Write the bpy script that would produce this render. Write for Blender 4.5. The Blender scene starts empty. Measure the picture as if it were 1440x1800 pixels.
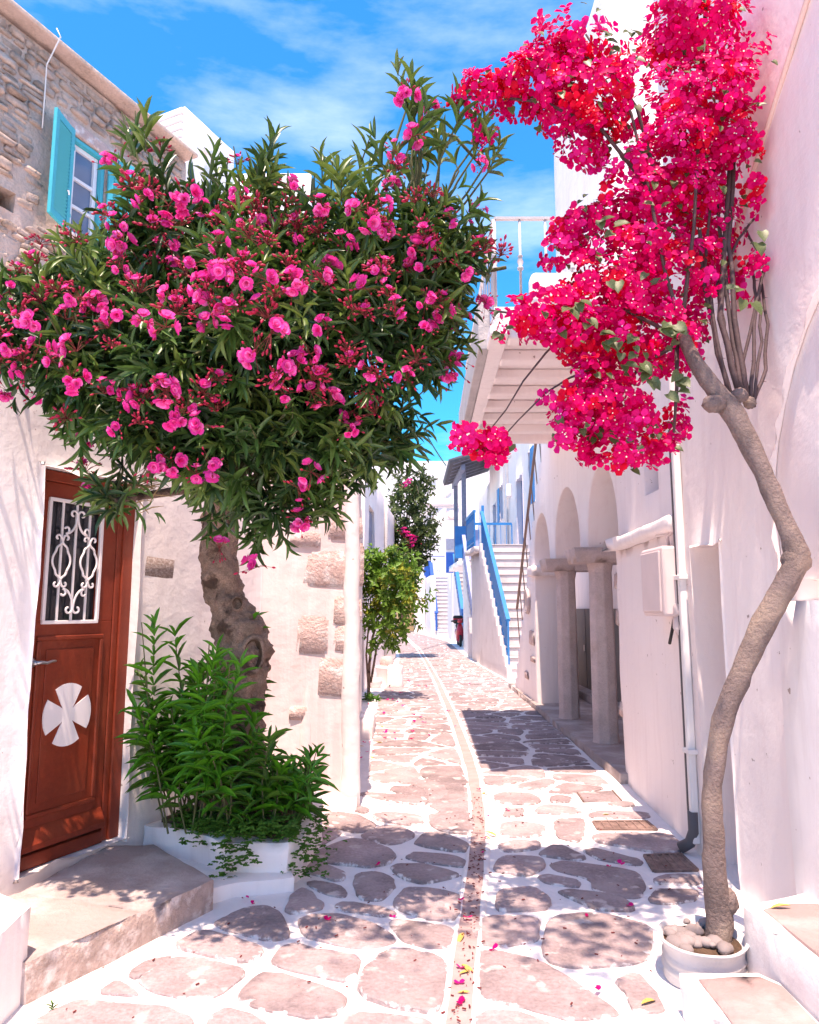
import bpy, bmesh, math, random
from mathutils import Vector, Matrix, noise, geometry
random.seed(11)
R = math.radians
sc = bpy.context.scene
col = sc.collection

# ------------------------------------------------------------------ camera
F, CX, CY, EYE = 1250.0, 720.0, 900.0, 1.5          # measured in the 1440 x 1800 photograph
PITCH = math.atan(170.0 / 1250.0)
CA, SA = math.cos(PITCH), math.sin(PITCH)
cam = bpy.data.cameras.new('camera')
cam.sensor_fit = 'HORIZONTAL'; cam.sensor_width = 36.0; cam.lens = 36.0 * F / 1440.0
cam.clip_start = 0.05; cam.clip_end = 3000
cam_o = bpy.data.objects.new('camera', cam); col.objects.link(cam_o)
cam_o.location = (0, 0, EYE); cam_o.rotation_euler = (R(90) + PITCH, 0, 0)
sc.camera = cam_o

# ------------------------------------------------------------------ sky, sun, exposure
SUN_EL, SUN_AZ = 72.0, 184.0                         # azimuth clockwise from +Y (the street's direction)
w = bpy.data.worlds.new('World'); sc.world = w; w.use_nodes = True
nt = w.node_tree; nt.nodes.clear()
wo = nt.nodes.new('ShaderNodeOutputWorld'); bg = nt.nodes.new('ShaderNodeBackground')
sky = nt.nodes.new('ShaderNodeTexSky'); sky.sky_type = 'NISHITA'; sky.sun_disc = False
sky.sun_elevation = R(SUN_EL); sky.sun_rotation = R(SUN_AZ)
sky.altitude = 30; sky.air_density = 1.0; sky.dust_density = 0.4; sky.ozone_density = 1.6
hs = nt.nodes.new('ShaderNodeHueSaturation'); hs.inputs['Saturation'].default_value = 2.0; hs.inputs['Hue'].default_value = 0.497
hs.inputs['Value'].default_value = 0.65
nt.links.new(sky.outputs[0], hs.inputs['Color'])
tc = nt.nodes.new('ShaderNodeTexCoord')
mp = nt.nodes.new('ShaderNodeMapping'); mp.inputs['Scale'].default_value = (1.6, 2.2, 5.5); mp.inputs['Location'].default_value = (0.3, 0.15, 0.2)
cn = nt.nodes.new('ShaderNodeTexNoise'); cn.inputs['Scale'].default_value = 1.5; cn.inputs['Detail'].default_value = 9; cn.inputs['Roughness'].default_value = 0.58
cr = nt.nodes.new('ShaderNodeValToRGB'); cr.color_ramp.elements[0].position = 0.47; cr.color_ramp.elements[1].position = 0.86
cr.color_ramp.elements[0].color = (0, 0, 0, 1); cr.color_ramp.elements[1].color = (0.26, 0.26, 0.26, 1)
mx = nt.nodes.new('ShaderNodeMixRGB'); mx.inputs['Color2'].default_value = (5.5, 6.6, 7.6, 1)
nt.links.new(tc.outputs['Generated'], mp.inputs['Vector']); nt.links.new(mp.outputs[0], cn.inputs['Vector'])
nt.links.new(cn.outputs['Fac'], cr.inputs[0]); nt.links.new(cr.outputs[0], mx.inputs['Fac'])
nt.links.new(hs.outputs[0], mx.inputs['Color1']); nt.links.new(mx.outputs[0], bg.inputs['Color'])
bg.inputs['Strength'].default_value = 0.15
nt.links.new(bg.outputs[0], wo.inputs['Surface'])

sl = bpy.data.lights.new('sun', 'SUN'); sl.energy = 2.0; sl.angle = R(0.5); sl.color = (1.0, 0.97, 0.94)
so = bpy.data.objects.new('sun', sl); col.objects.link(so)
sv = Vector((math.sin(R(SUN_AZ)) * math.cos(R(SUN_EL)), math.cos(R(SUN_AZ)) * math.cos(R(SUN_EL)), math.sin(R(SUN_EL))))
so.rotation_euler = sv.to_track_quat('Z', 'Y').to_euler(); so.location = sv * 40

vs = sc.view_settings
vs.view_transform = 'Standard'; vs.look = 'None'; vs.gamma = 1.0; vs.exposure = 2.10; vs.use_white_balance = True; vs.white_balance_temperature = 8700; vs.white_balance_tint = 24; vs.use_curve_mapping = False
sc.cycles.max_bounces = 10; sc.cycles.diffuse_bounces = 6; sc.cycles.transparent_max_bounces = 6
sc.cycles.sample_clamp_indirect = 8.0
sc.cycles.use_denoising = True

# ------------------------------------------------------------------ measuring the photograph: a pixel's ray, met with real planes
def ray(px, py):
    u = (px - CX) / F; v = -(py - CY) / F
    return Vector((u, CA - v * SA, SA + v * CA))
def at(px, py, d):
    r = ray(px, py); return r * (d / r.y) + Vector((0, 0, EYE))
def gnd(px, py, z=0.0):
    r = ray(px, py); return r * ((z - EYE) / r.z) + Vector((0, 0, EYE))

# ------------------------------------------------------------------ helpers
def wloc(o):
    v = Vector((0, 0, 0))
    while o is not None:
        v += o.location; o = o.parent
    return v
def tag(o, label=None, cat=None, group=None, kind=None):
    if label: o['label'] = label
    if cat: o['category'] = cat
    if group: o['group'] = group
    if kind: o['kind'] = kind
    return o
def thing(name, label, cat, loc, group=None):
    o = bpy.data.objects.new(name, None); col.objects.link(o)
    o.location = loc; o.empty_display_size = 0.1
    return tag(o, label, cat, group)
def inst(name, me, M, parent=None, mat=None):
    """one object sharing mesh data me, world matrix M (parents are never rotated)"""
    o = bpy.data.objects.new(name, me); col.objects.link(o)
    if parent is not None:
        o.parent = parent; M = Matrix.Translation(-wloc(parent)) @ M
    o.matrix_local = M
    return o

class MB:
    def __init__(s): s.v = []; s.f = []
    def add(s, vs, fs):
        b = len(s.v); s.v.extend([Vector(p) for p in vs]); s.f.extend([tuple(i + b for i in f) for f in fs])
        return s
    def box(s, c, d, rz=0.0, M=None):
        x, y, z = d[0] / 2, d[1] / 2, d[2] / 2
        P = [Vector(p) for p in ((-x,-y,-z),(x,-y,-z),(x,y,-z),(-x,y,-z),(-x,-y,z),(x,-y,z),(x,y,z),(-x,y,z))]
        m = M if M is not None else Matrix.Translation(Vector(c)) @ Matrix.Rotation(rz, 4, 'Z')
        return s.add([m @ p for p in P], [(0,3,2,1),(4,5,6,7),(0,1,5,4),(1,2,6,5),(2,3,7,6),(3,0,4,7)])
    def bar(s, a, b, wd, ht, up=Vector((0, 0, 1))):
        a, b = Vector(a), Vector(b); t = (b - a); L = t.length; t.normalize()
        sd = t.cross(up)
        if sd.length < 1e-4: sd = Vector((1, 0, 0))
        sd.normalize(); u = sd.cross(t)
        m = Matrix((t, sd, u)).transposed().to_4x4(); m.translation = (a + b) / 2
        return s.box(None, (L, wd, ht), M=m)
    def prism(s, poly, z0, z1):
        n = len(poly)
        ar = sum(poly[i][0] * poly[(i+1) % n][1] - poly[(i+1) % n][0] * poly[i][1] for i in range(n))
        p = list(poly) if ar > 0 else list(poly)[::-1]
        vs = [(q[0], q[1], z0) for q in p] + [(q[0], q[1], z1) for q in p]
        fs = [tuple(range(n))[::-1], tuple(range(n, 2 * n))] + [(i, (i+1) % n, n + (i+1) % n, n + i) for i in range(n)]
        return s.add(vs, fs)
    def tube(s, pts, rads, n=8, cap=True, wob=0.0, sq=None):
        pts = [Vector(p) for p in pts]; k = len(pts)
        if not hasattr(rads, '__len__'): rads = [rads] * k
        nrm = None; vs = []; fs = []
        for i in range(k):
            t = (pts[min(i+1, k-1)] - pts[max(i-1, 0)]).normalized()
            if nrm is None:
                nrm = t.cross(Vector((0.13, 0.2, 0.97)))
                if nrm.length < 1e-3: nrm = t.cross(Vector((1, 0, 0)))
            nrm = (nrm - t * nrm.dot(t)).normalized(); bn = t.cross(nrm)
            for j in range(n):
                a = 2 * math.pi * j / n; r = rads[i]
                p = pts[i] + (nrm * math.cos(a) + bn * math.sin(a)) * r
                if wob: p += (p - pts[i]) * wob * (noise.noise(p * 9.0) * 0.8 + noise.noise(p * 24.0) * 0.5)
                vs.append(p)
        for i in range(k - 1):
            for j in range(n):
                fs.append((i*n+j, i*n+(j+1) % n, (i+1)*n+(j+1) % n, (i+1)*n+j))
        if cap: fs.append(tuple(range(n))[::-1]); fs.append(tuple(range((k-1)*n, k*n)))
        return s.add(vs, fs)
    def lathe(s, prof, c, n=24, sx=1.0):
        vs = []; fs = []; k = len(prof); c = Vector(c)
        for r, z in prof:
            for j in range(n):
                a = 2 * math.pi * j / n; vs.append(c + Vector((r * math.cos(a), r * math.sin(a), z)))
        for i in range(k - 1):
            for j in range(n): fs.append((i*n+j, i*n+(j+1) % n, (i+1)*n+(j+1) % n, (i+1)*n+j))
        fs.append(tuple(range(n))[::-1]); fs.append(tuple(range((k-1)*n, k*n)))
        return s.add(vs, fs)
    def mesh(s, name, mats, smooth=False, off=Vector((0, 0, 0)), mi=None):
        me = bpy.data.meshes.new(name)
        me.from_pydata([tuple(p - off) for p in s.v], [], s.f)
        for m in (mats if isinstance(mats, (list, tuple)) else [mats]): me.materials.append(m)
        if smooth: me.polygons.foreach_set('use_smooth', [True] * len(me.polygons))
        if mi: me.polygons.foreach_set('material_index', mi)
        me.update(); return me
    def build(s, name, mats, parent=None, smooth=False, bevel=0.0, seg=2, mi=None, label=None, cat=None, group=None, kind=None):
        off = wloc(parent) if parent is not None else Vector((0, 0, 0))
        loc = Vector((0, 0, 0))
        if parent is None and cat and s.v:                # a thing that is one mesh: its origin at its base
            xs = [p.x for p in s.v]; ys = [p.y for p in s.v]; zs = [p.z for p in s.v]
            loc = Vector(((min(xs)+max(xs))/2, (min(ys)+max(ys))/2, min(zs))); off = loc
        o = bpy.data.objects.new(name, s.mesh(name, mats, smooth, off, mi)); col.objects.link(o)
        o.location = loc
        if parent is not None: o.parent = parent
        if bevel: add_bevel(o, bevel, seg)
        return tag(o, label, cat, group, kind)
def add_bevel(o, wd, seg=2, ang=35):
    b = o.modifiers.new('bevel', 'BEVEL'); b.width = wd; b.segments = seg; b.limit_method = 'ANGLE'; b.angle_limit = R(ang)
    b.harden_normals = False
def inpoly(p, poly):
    x, y = p[0], p[1]; r = False; n = len(poly); j = n - 1
    for i in range(n):
        a, b = poly[i], poly[j]
        if (a[1] > y) != (b[1] > y) and x < (b[0]-a[0]) * (y-a[1]) / (b[1]-a[1]) + a[0]: r = not r
        j = i
    return r
def densify(poly, step):
    out = []; n = len(poly)
    for i in range(n):
        a = Vector(poly[i][:2]); b = Vector(poly[(i+1) % n][:2]); k = max(1, int(math.ceil((b-a).length / step)))
        for j in range(k): out.append(a.lerp(b, j / k))
    return out
def segdist(p, a, b):
    ab = b - a; t = max(0, min(1, (p - a).dot(ab) / max(ab.length_squared, 1e-9))); return (p - a - ab * t).length
def cdt(outer, holes, step):
    """triangles of a flat outline with holes, with an even grid inside -> (points2d, tris, outer loop, hole loops)"""
    O = densify(outer, step); H = [densify(h, min(step, 0.12)) for h in holes]
    pts = []; ed = []; loops = []
    for lp in [O] + H:
        b = len(pts); pts.extend(lp); n = len(lp); ed.extend([(b+i, b+(i+1) % n) for i in range(n)]); loops.append(list(range(b, b+n)))
    xs = [p.x for p in O]; ys = [p.y for p in O]
    nx = int((max(xs)-min(xs)) / step); ny = int((max(ys)-min(ys)) / step)
    segs = []
    for lp in [list(map(Vector, outer))] + [list(map(Vector, h)) for h in holes]:
        segs += [(Vector(lp[i][:2]), Vector(lp[(i+1) % len(lp)][:2])) for i in range(len(lp))]
    for i in range(1, nx + 1):
        for j in range(1, ny + 1):
            p = Vector((min(xs) + (i - 0.5*(j % 2)) * step, min(ys) + j * step))
            if inpoly(p, O) and not any(inpoly(p, h) for h in H) and min(segdist(p, a, b) for a, b in segs) > step * 0.45: pts.append(p)
    V, E_, Fc, ov, oe, of = geometry.delaunay_2d_cdt(pts, ed, [], 0, 1e-6)
    mapv = {}
    for i, src in enumerate(ov):
        for q in src: mapv[q] = i
    tris = []
    for f in Fc:
        c = (V[f[0]] + V[f[1]] + V[f[2]]) / 3
        if inpoly(c, O) and not any(inpoly(c, h) for h in H):
            a = (V[f[1]]-V[f[0]]).cross(V[f[2]]-V[f[0]]); tris.append(tuple(f) if a > 0 else tuple(f)[::-1])
    loops = [[mapv[i] for i in lp] for lp in loops]
    return V, tris, loops
def sarea(poly): return sum(poly[i][0]*poly[(i+1) % len(poly)][1] - poly[(i+1) % len(poly)][0]*poly[i][1] for i in range(len(poly)))
def wobble(bm, amp, freq=1.4, fine=0.25):
    if amp <= 0: return
    for v in bm.verts:
        p = v.co
        v.co = p + noise.noise_vector(p * freq) * amp + noise.noise_vector(p * freq * 4.3) * amp * fine
def body(name, poly, z0, z1, mats, parent=None, holes=None, depth=0.15, step=0.25, amp=0.008, bevel=0.025, back=True, batter=0.0, freq=1.4, **kw):
    """a closed plastered block over footprint poly; holes = {side: [outline in (metres along the side, z)]} are recesses of the given depth"""
    if sarea(poly) < 0:
        raise ValueError('footprint must run anticlockwise: ' + name)
    bm = bmesh.new(); n = len(poly); holes = holes or {}
    cen = sum((Vector(p[:2]) for p in poly), Vector((0, 0))) / n
    for i in range(n):
        a = Vector(poly[i][:2]); b = Vector(poly[(i+1) % n][:2]); L = (b-a).length; u = (b-a) / L; nin = Vector((-u.y, u.x))
        hs_ = holes.get(i, [])
        V, T, loops = cdt([(0, z0), (L, z0), (L, z1), (0, z1)], hs_, step)
        P = [bm.verts.new((a.x + u.x*p.x, a.y + u.y*p.x, p.y)) for p in V]
        for t in T:
            try: bm.faces.new([P[k] for k in t])
            except ValueError: pass
        for hi, lp in enumerate(loops[1:]):
            dp = depth[hi] if isinstance(depth, (list, tuple)) else depth
            Q = [bm.verts.new(P[k].co + Vector((nin.x, nin.y, 0)) * dp) for k in lp]
            s_ = 1 if sarea([V[k] for k in lp]) > 0 else -1
            m = len(lp)
            for k in range(m):
                q = [P[lp[k]], P[lp[(k+1) % m]], Q[(k+1) % m], Q[k]]
                bm.faces.new(q if s_ < 0 else q[::-1])
            if back: bm.faces.new(Q if s_ > 0 else Q[::-1])
    for z, up in ((z1, True), (z0, False)):
        V, T, loops = cdt(poly, [], step if up else 3.0)
        if not up: V, T, loops = cdt(poly, [], step)
        P = [bm.verts.new((p.x, p.y, z)) for p in V]
        for t in T:
            try: bm.faces.new([P[k] for k in (t if up else t[::-1])])
            except ValueError: pass
    bmesh.ops.remove_doubles(bm, verts=bm.verts, dist=1e-4)
    if batter:
        for v in bm.verts:
            k = batter * (v.co.z - z0); c = Vector((cen.x, cen.y)) - v.co.xy; v.co.xy = v.co.xy + c.normalized() * k
    wobble(bm, amp, freq)
    return finish(bm, name, mats, parent, bevel, **kw)
def finish(bm, name, mats, parent, bevel=0.0, seg=2, smooth=True, kind=None, label=None, cat=None, group=None):
    off = wloc(parent) if parent is not None else Vector((0, 0, 0))
    loc = Vector((0, 0, 0))
    if parent is None and cat:
        xs = [v.co.x for v in bm.verts]; ys = [v.co.y for v in bm.verts]; zs = [v.co.z for v in bm.verts]
        loc = Vector(((min(xs)+max(xs))/2, (min(ys)+max(ys))/2, min(zs))); off = loc
    for v in bm.verts: v.co -= off
    me = bpy.data.meshes.new(name); bm.to_mesh(me); bm.free()
    for m in (mats if isinstance(mats, (list, tuple)) else [mats]): me.materials.append(m)
    if smooth: me.polygons.foreach_set('use_smooth', [True] * len(me.polygons))
    o = bpy.data.objects.new(name, me); col.objects.link(o); o.location = loc
    if parent is not None: o.parent = parent
    if bevel: add_bevel(o, bevel, seg)
    elif smooth:
        md = o.modifiers.new('edges', 'EDGE_SPLIT'); md.split_angle = R(40)
    return tag(o, label, cat, group, kind)
def slab(name, outline, org, u, nrm, thick, mats, parent=None, step=0.2, amp=0.006, bevel=0.015, holes=(), **kw):
    """an upright sheet of real thickness: outline in (along u, z), front face at org, thickness along -nrm"""
    org = Vector(org); u = Vector(u).normalized(); nrm = Vector(nrm).normalized()
    if sarea(outline) < 0: outline = outline[::-1]
    V, T, loops = cdt(outline, list(holes), step)
    bm = bmesh.new()
    W = lambda p, k: org + u * p.x + Vector((0, 0, p.y)) - nrm * k
    A = [bm.verts.new(W(p, 0)) for p in V]; B = [bm.verts.new(W(p, thick)) for p in V]
    flip = u.cross(Vector((0, 0, 1))).dot(nrm) < 0
    for t in T:
        t2 = t[::-1] if flip else t
        bm.faces.new([A[k] for k in t2]); bm.faces.new([B[k] for k in t2[::-1]])
    for li, lp in enumerate(loops):
        m = len(lp); s_ = sarea([V[k] for k in lp]) > 0
        for k in range(m):
            q = [A[lp[k]], B[lp[k]], B[lp[(k+1) % m]], A[lp[(k+1) % m]]]
            if (not s_) == (li == 0): q = q[::-1]
            if flip: q = q[::-1]
            bm.faces.new(q)
    loose = [v for v in bm.verts if not v.link_faces]
    bmesh.ops.delete(bm, geom=loose, context='VERTS')
    wobble(bm, amp)
    return finish(bm, name, mats, parent, bevel, **kw)

# ------------------------------------------------------------------ materials
def mat(name, base, rough=0.8, var=0.06, scale=3.0, bump=0.0, bscale=12.0, spec=0.3, metal=0.0, sheen=0.0, transl=0.0, stain=None, stain_sc=2.0, stain_pos=(0.55, 0.75), objrand=0.0, coat=0.0, fine=0.0, world=False, vein=None, edge=None, streak=None):
    m = bpy.data.materials.new(name); m.use_nodes = True; t = m.node_tree; b = t.nodes['Principled BSDF']
    N = t.nodes.new; Lk = t.links.new
    b.inputs['Roughness'].default_value = rough; b.inputs['Metallic'].default_value = metal
    b.inputs['Specular IOR Level'].default_value = spec; b.inputs['Coat Weight'].default_value = coat
    tcn = N('ShaderNodeTexCoord'); co = tcn.outputs['Object']
    if world:
        gm = N('ShaderNodeNewGeometry'); co = gm.outputs['Position']
    rgb = N('ShaderNodeRGB'); rgb.outputs[0].default_value = (*base, 1); cur = rgb.outputs[0]
    nz = N('ShaderNodeTexNoise'); nz.inputs['Scale'].default_value = scale; nz.inputs['Detail'].default_value = 6; Lk(co, nz.inputs['Vector'])
    hv = N('ShaderNodeHueSaturation'); Lk(cur, hv.inputs['Color'])
    mr = N('ShaderNodeMapRange'); mr.inputs[1].default_value = 0.3; mr.inputs[2].default_value = 0.7; mr.inputs[3].default_value = 1 - var; mr.inputs[4].default_value = 1 + var
    Lk(nz.outputs['Fac'], mr.inputs[0]); val = mr.outputs[0]
    if fine:
        nf = N('ShaderNodeTexNoise'); nf.inputs['Scale'].default_value = scale * 14; nf.inputs['Detail'].default_value = 4; Lk(co, nf.inputs['Vector'])
        m3 = N('ShaderNodeMapRange'); m3.inputs[1].default_value = 0.3; m3.inputs[2].default_value = 0.7; m3.inputs[3].default_value = 1 - fine; m3.inputs[4].default_value = 1 + fine
        Lk(nf.outputs['Fac'], m3.inputs[0]); mm = N('ShaderNodeMath'); mm.operation = 'MULTIPLY'; Lk(val, mm.inputs[0]); Lk(m3.outputs[0], mm.inputs[1]); val = mm.outputs[0]
    if objrand:
        oi = N('ShaderNodeObjectInfo'); m2 = N('ShaderNodeMapRange'); m2.inputs[3].default_value = 1 - objrand; m2.inputs[4].default_value = 1 + objrand
        Lk(oi.outputs['Random'], m2.inputs[0]); mm = N('ShaderNodeMath'); mm.operation = 'MULTIPLY'; Lk(val, mm.inputs[0]); Lk(m2.outputs[0], mm.inputs[1]); val = mm.outputs[0]
    Lk(val, hv.inputs['Value']); cur = hv.outputs[0]
    if stain:
        sn = N('ShaderNodeTexNoise'); sn.inputs['Scale'].default_value = stain_sc; sn.inputs['Detail'].default_value = 9; sn.inputs['Roughness'].default_value = 0.62; Lk(co, sn.inputs['Vector'])
        rp = N('ShaderNodeValToRGB'); rp.color_ramp.elements[0].position = stain_pos[0]; rp.color_ramp.elements[1].position = stain_pos[1]; Lk(sn.outputs['Fac'], rp.inputs[0])
        mxx = N('ShaderNodeMixRGB'); mxx.inputs['Color2'].default_value = (*stain, 1); Lk(rp.outputs[0], mxx.inputs['Fac']); Lk(cur, mxx.inputs['Color1']); cur = mxx.outputs[0]
    if vein:
        sn = N('ShaderNodeTexNoise'); sn.inputs['Scale'].default_value = stain_sc * 2.7; sn.inputs['Detail'].default_value = 7; Lk(co, sn.inputs['Vector'])
        rp = N('ShaderNodeValToRGB'); rp.color_ramp.elements[0].position = 0.60; rp.color_ramp.elements[1].position = 0.68; Lk(sn.outputs['Fac'], rp.inputs[0])
        mxx = N('ShaderNodeMixRGB'); mxx.inputs['Color2'].default_value = (*vein, 1); Lk(rp.outputs[0], mxx.inputs['Fac']); Lk(cur, mxx.inputs['Color1']); cur = mxx.outputs[0]
    if streak:
        mp_ = N('ShaderNodeMapping'); mp_.inputs['Scale'].default_value = (7.0, 7.0, 0.45); Lk(co, mp_.inputs['Vector'])
        sn = N('ShaderNodeTexNoise'); sn.inputs['Scale'].default_value = 1.6; sn.inputs['Detail'].default_value = 7; sn.inputs['Roughness'].default_value = 0.65; Lk(mp_.outputs[0], sn.inputs['Vector'])
        rp = N('ShaderNodeValToRGB'); rp.color_ramp.elements[0].position = 0.50; rp.color_ramp.elements[1].position = 0.80; Lk(sn.outputs['Fac'], rp.inputs[0])
        mxx = N('ShaderNodeMixRGB'); mxx.inputs['Color2'].default_value = (*streak, 1); Lk(rp.outputs[0], mxx.inputs['Fac']); Lk(cur, mxx.inputs['Color1']); cur = mxx.outputs[0]
        sp_ = N('ShaderNodeTexNoise'); sp_.inputs['Scale'].default_value = 16; sp_.inputs['Detail'].default_value = 3; Lk(co, sp_.inputs['Vector'])
        rp = N('ShaderNodeValToRGB'); rp.color_ramp.elements[0].position = 0.735; rp.color_ramp.elements[1].position = 0.76; Lk(sp_.outputs['Fac'], rp.inputs[0])
        mxx = N('ShaderNodeMixRGB'); mxx.inputs['Color2'].default_value = (0.42, 0.33, 0.30, 1); Lk(rp.outputs[0], mxx.inputs['Fac']); Lk(cur, mxx.inputs['Color1']); cur = mxx.outputs[0]
    if edge:                                                          # whitewash slopped over the rims of the slabs
        an = N('ShaderNodeAttribute'); an.attribute_name = 'edge'
        en = N('ShaderNodeTexNoise'); en.inputs['Scale'].default_value = 13; en.inputs['Detail'].default_value = 8; en.inputs['Roughness'].default_value = 0.65; Lk(co, en.inputs['Vector'])
        ad = N('ShaderNodeMath'); ad.operation = 'MULTIPLY_ADD'; ad.inputs[1].default_value = 0.36; Lk(an.outputs['Fac'], ad.inputs[0]); Lk(en.outputs['Fac'], ad.inputs[2])
        rp = N('ShaderNodeValToRGB'); rp.color_ramp.elements[0].position = 0.86; rp.color_ramp.elements[1].position = 0.95; Lk(ad.outputs[0], rp.inputs[0])
        mxx = N('ShaderNodeMixRGB'); mxx.inputs['Color2'].default_value = (*edge, 1); Lk(rp.outputs[0], mxx.inputs['Fac']); Lk(cur, mxx.inputs['Color1']); cur = mxx.outputs[0]
    Lk(cur, b.inputs['Base Color'])
    if bump:
        bn = N('ShaderNodeTexNoise'); bn.inputs['Scale'].default_value = bscale; bn.inputs['Detail'].default_value = 8; bn.inputs['Roughness'].default_value = 0.6; Lk(co, bn.inputs['Vector'])
        bp = N('ShaderNodeBump'); bp.inputs['Strength'].default_value = min(1.0, bump); bp.inputs['Distance'].default_value = 0.02; Lk(bn.outputs['Fac'], bp.inputs['Height']); Lk(bp.outputs[0], b.inputs['Normal'])
    if transl:
        tr = N('ShaderNodeBsdfTranslucent'); Lk(cur, tr.inputs['Color']); ms = N('ShaderNodeMixShader'); ms.inputs[0].default_value = transl
        out = t.nodes['Material Output']; Lk(b.outputs[0], ms.inputs[1]); Lk(tr.outputs[0], ms.inputs[2]); Lk(ms.outputs[0], out.inputs['Surface'])
    return m
M = {}
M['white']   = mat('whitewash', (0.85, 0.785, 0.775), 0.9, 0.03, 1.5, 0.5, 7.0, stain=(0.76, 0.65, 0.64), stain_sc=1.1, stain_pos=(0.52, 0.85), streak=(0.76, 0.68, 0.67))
M['pink']    = mat('pale_pink_plaster', (0.88, 0.785, 0.77), 0.9, 0.03, 1.2, 0.5, 6.0, stain=(0.85, 0.79, 0.775), stain_sc=0.8, stain_pos=(0.5, 0.8), streak=(0.80, 0.69, 0.68))
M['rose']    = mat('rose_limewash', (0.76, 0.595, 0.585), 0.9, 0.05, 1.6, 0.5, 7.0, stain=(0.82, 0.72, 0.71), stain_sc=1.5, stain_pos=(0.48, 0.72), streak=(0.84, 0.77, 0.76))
M['mortar']  = mat('whitewashed_joint', (0.76, 0.72, 0.72), 0.92, 0.06, 4.0, 0.6, 22.0, stain=(0.62, 0.53, 0.51), stain_sc=2.2, stain_pos=(0.60, 0.82))
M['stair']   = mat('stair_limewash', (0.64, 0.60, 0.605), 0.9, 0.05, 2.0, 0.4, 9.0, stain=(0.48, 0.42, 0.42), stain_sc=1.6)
M['tread']   = mat('stair_tread', (0.56, 0.51, 0.515), 0.9, 0.08, 3.0, 0.3, 14.0)
M['flag']    = mat('flagstone', (0.315, 0.24, 0.245), 0.85, 0.24, 4.0, 0.9, 30.0, stain=(0.41, 0.325, 0.32), stain_sc=3.2, stain_pos=(0.50, 0.70), objrand=0.24, fine=0.16, world=True, vein=(0.52, 0.44, 0.43), edge=(0.72, 0.67, 0.67))
M['gutter']  = mat('gutter_stone', (0.40, 0.285, 0.275), 0.9, 0.12, 8.0, 0.5, 30.0, stain=(0.32, 0.22, 0.19), stain_sc=7.0)
M['stepstone'] = mat('doorstep_stone', (0.36, 0.28, 0.265), 0.9, 0.10, 4.0, 0.7, 24.0, stain=(0.50, 0.43, 0.42), stain_sc=3.0, stain_pos=(0.45, 0.65), world=True)
M['roughstone'] = mat('pitted_stone', (0.42, 0.31, 0.28), 0.95, 0.22, 14.0, 1.0, 40.0, stain=(0.72, 0.62, 0.60), stain_sc=12.0, stain_pos=(0.48, 0.66))
M['rubblewall'] = mat('rubble_wall_mortar', (0.54, 0.40, 0.335), 0.95, 0.2, 3.5, 1.0, 20.0, stain=(0.60, 0.45, 0.40), stain_sc=2.0, stain_pos=(0.45, 0.7), fine=0.16)
M['rubble']  = mat('rubble_stone', (0.45, 0.33, 0.275), 0.95, 0.3, 9.0, 1.0, 30.0, stain=(0.56, 0.42, 0.37), stain_sc=5.0, stain_pos=(0.45, 0.65), objrand=0.28, fine=0.15, world=True)
M['wallstone'] = mat('exposed_wall_stone', (0.60, 0.43, 0.40), 0.95, 0.14, 7.0, 1.0, 38.0, stain=(0.80, 0.74, 0.73), stain_sc=9.0, stain_pos=(0.50, 0.66), fine=0.1, world=True, objrand=0.1)
M['column']  = mat('column_stone', (0.56, 0.455, 0.44), 0.9, 0.12, 5.0, 0.6, 30.0, stain=(0.42, 0.33, 0.30), stain_sc=4.0, fine=0.08)
M['brown']   = mat('brown_door_paint', (0.21, 0.028, 0.011), 0.5, 0.16, 4.0, 0.12, 40.0, spec=0.4, stain=(0.27, 0.055, 0.026), stain_sc=2.6, stain_pos=(0.5, 0.8), fine=0.08)
M['iron']    = mat('white_iron', (0.80, 0.74, 0.75), 0.45, 0.03, 10, 0.0)
M['paintw']  = mat('white_gloss_paint', (0.80, 0.77, 0.79), 0.5, 0.03, 6, 0.1, 20)
M['glass']   = mat('dark_pane', (0.02, 0.022, 0.028), 0.08, 0.1, 3, spec=0.6)
M['bluepane'] = mat('window_pane', (0.10, 0.16, 0.26), 0.08, 0.1, 3, spec=0.7)
M['turq']    = mat('turquoise_paint', (0.006, 0.42, 0.50), 0.5, 0.06, 6, 0.1, 30)
M['azure']   = mat('azure_paint', (0.002, 0.20, 0.50), 0.5, 0.08, 6, 0.08, 30)
M['deepblue'] = mat('deep_blue_paint', (0.006, 0.085, 0.36), 0.5, 0.08, 6, 0.08, 30)
M['lilac']   = mat('lilac_paint', (0.34, 0.38, 0.60), 0.6, 0.06, 6, 0.08, 30)
M['slate']   = mat('slate_blue_wood', (0.20, 0.22, 0.30), 0.7, 0.15, 8, 0.2, 30)
M['rooftile'] = mat('dark_roof_tile', (0.10, 0.10, 0.12), 0.8, 0.2, 10, 0.3, 40)
M['steel']   = mat('steel', (0.45, 0.44, 0.46), 0.32, 0.05, 10, metal=0.9)
M['greyrail'] = mat('grey_rail', (0.50, 0.47, 0.48), 0.5, 0.08, 10)
M['brownrail'] = mat('brown_handrail', (0.20, 0.13, 0.11), 0.6, 0.1, 10)
M['bark']    = mat('oleander_bark', (0.25, 0.17, 0.135), 0.95, 0.3, 9, 1.0, 30, stain=(0.075, 0.045, 0.035), stain_sc=8.0, stain_pos=(0.52, 0.62), fine=0.3)
M['bark2']   = mat('bougainvillea_bark', (0.205, 0.15, 0.14), 0.9, 0.25, 7, 1.0, 60, stain=(0.32, 0.235, 0.195), stain_sc=4.4, stain_pos=(0.48, 0.64), fine=0.12)
M['cane']    = mat('dark_cane', (0.085, 0.052, 0.055), 0.7, 0.2, 20, 0.3, 60)
M['twig']    = mat('green_twig', (0.10, 0.105, 0.045), 0.8, 0.2, 20)
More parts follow.
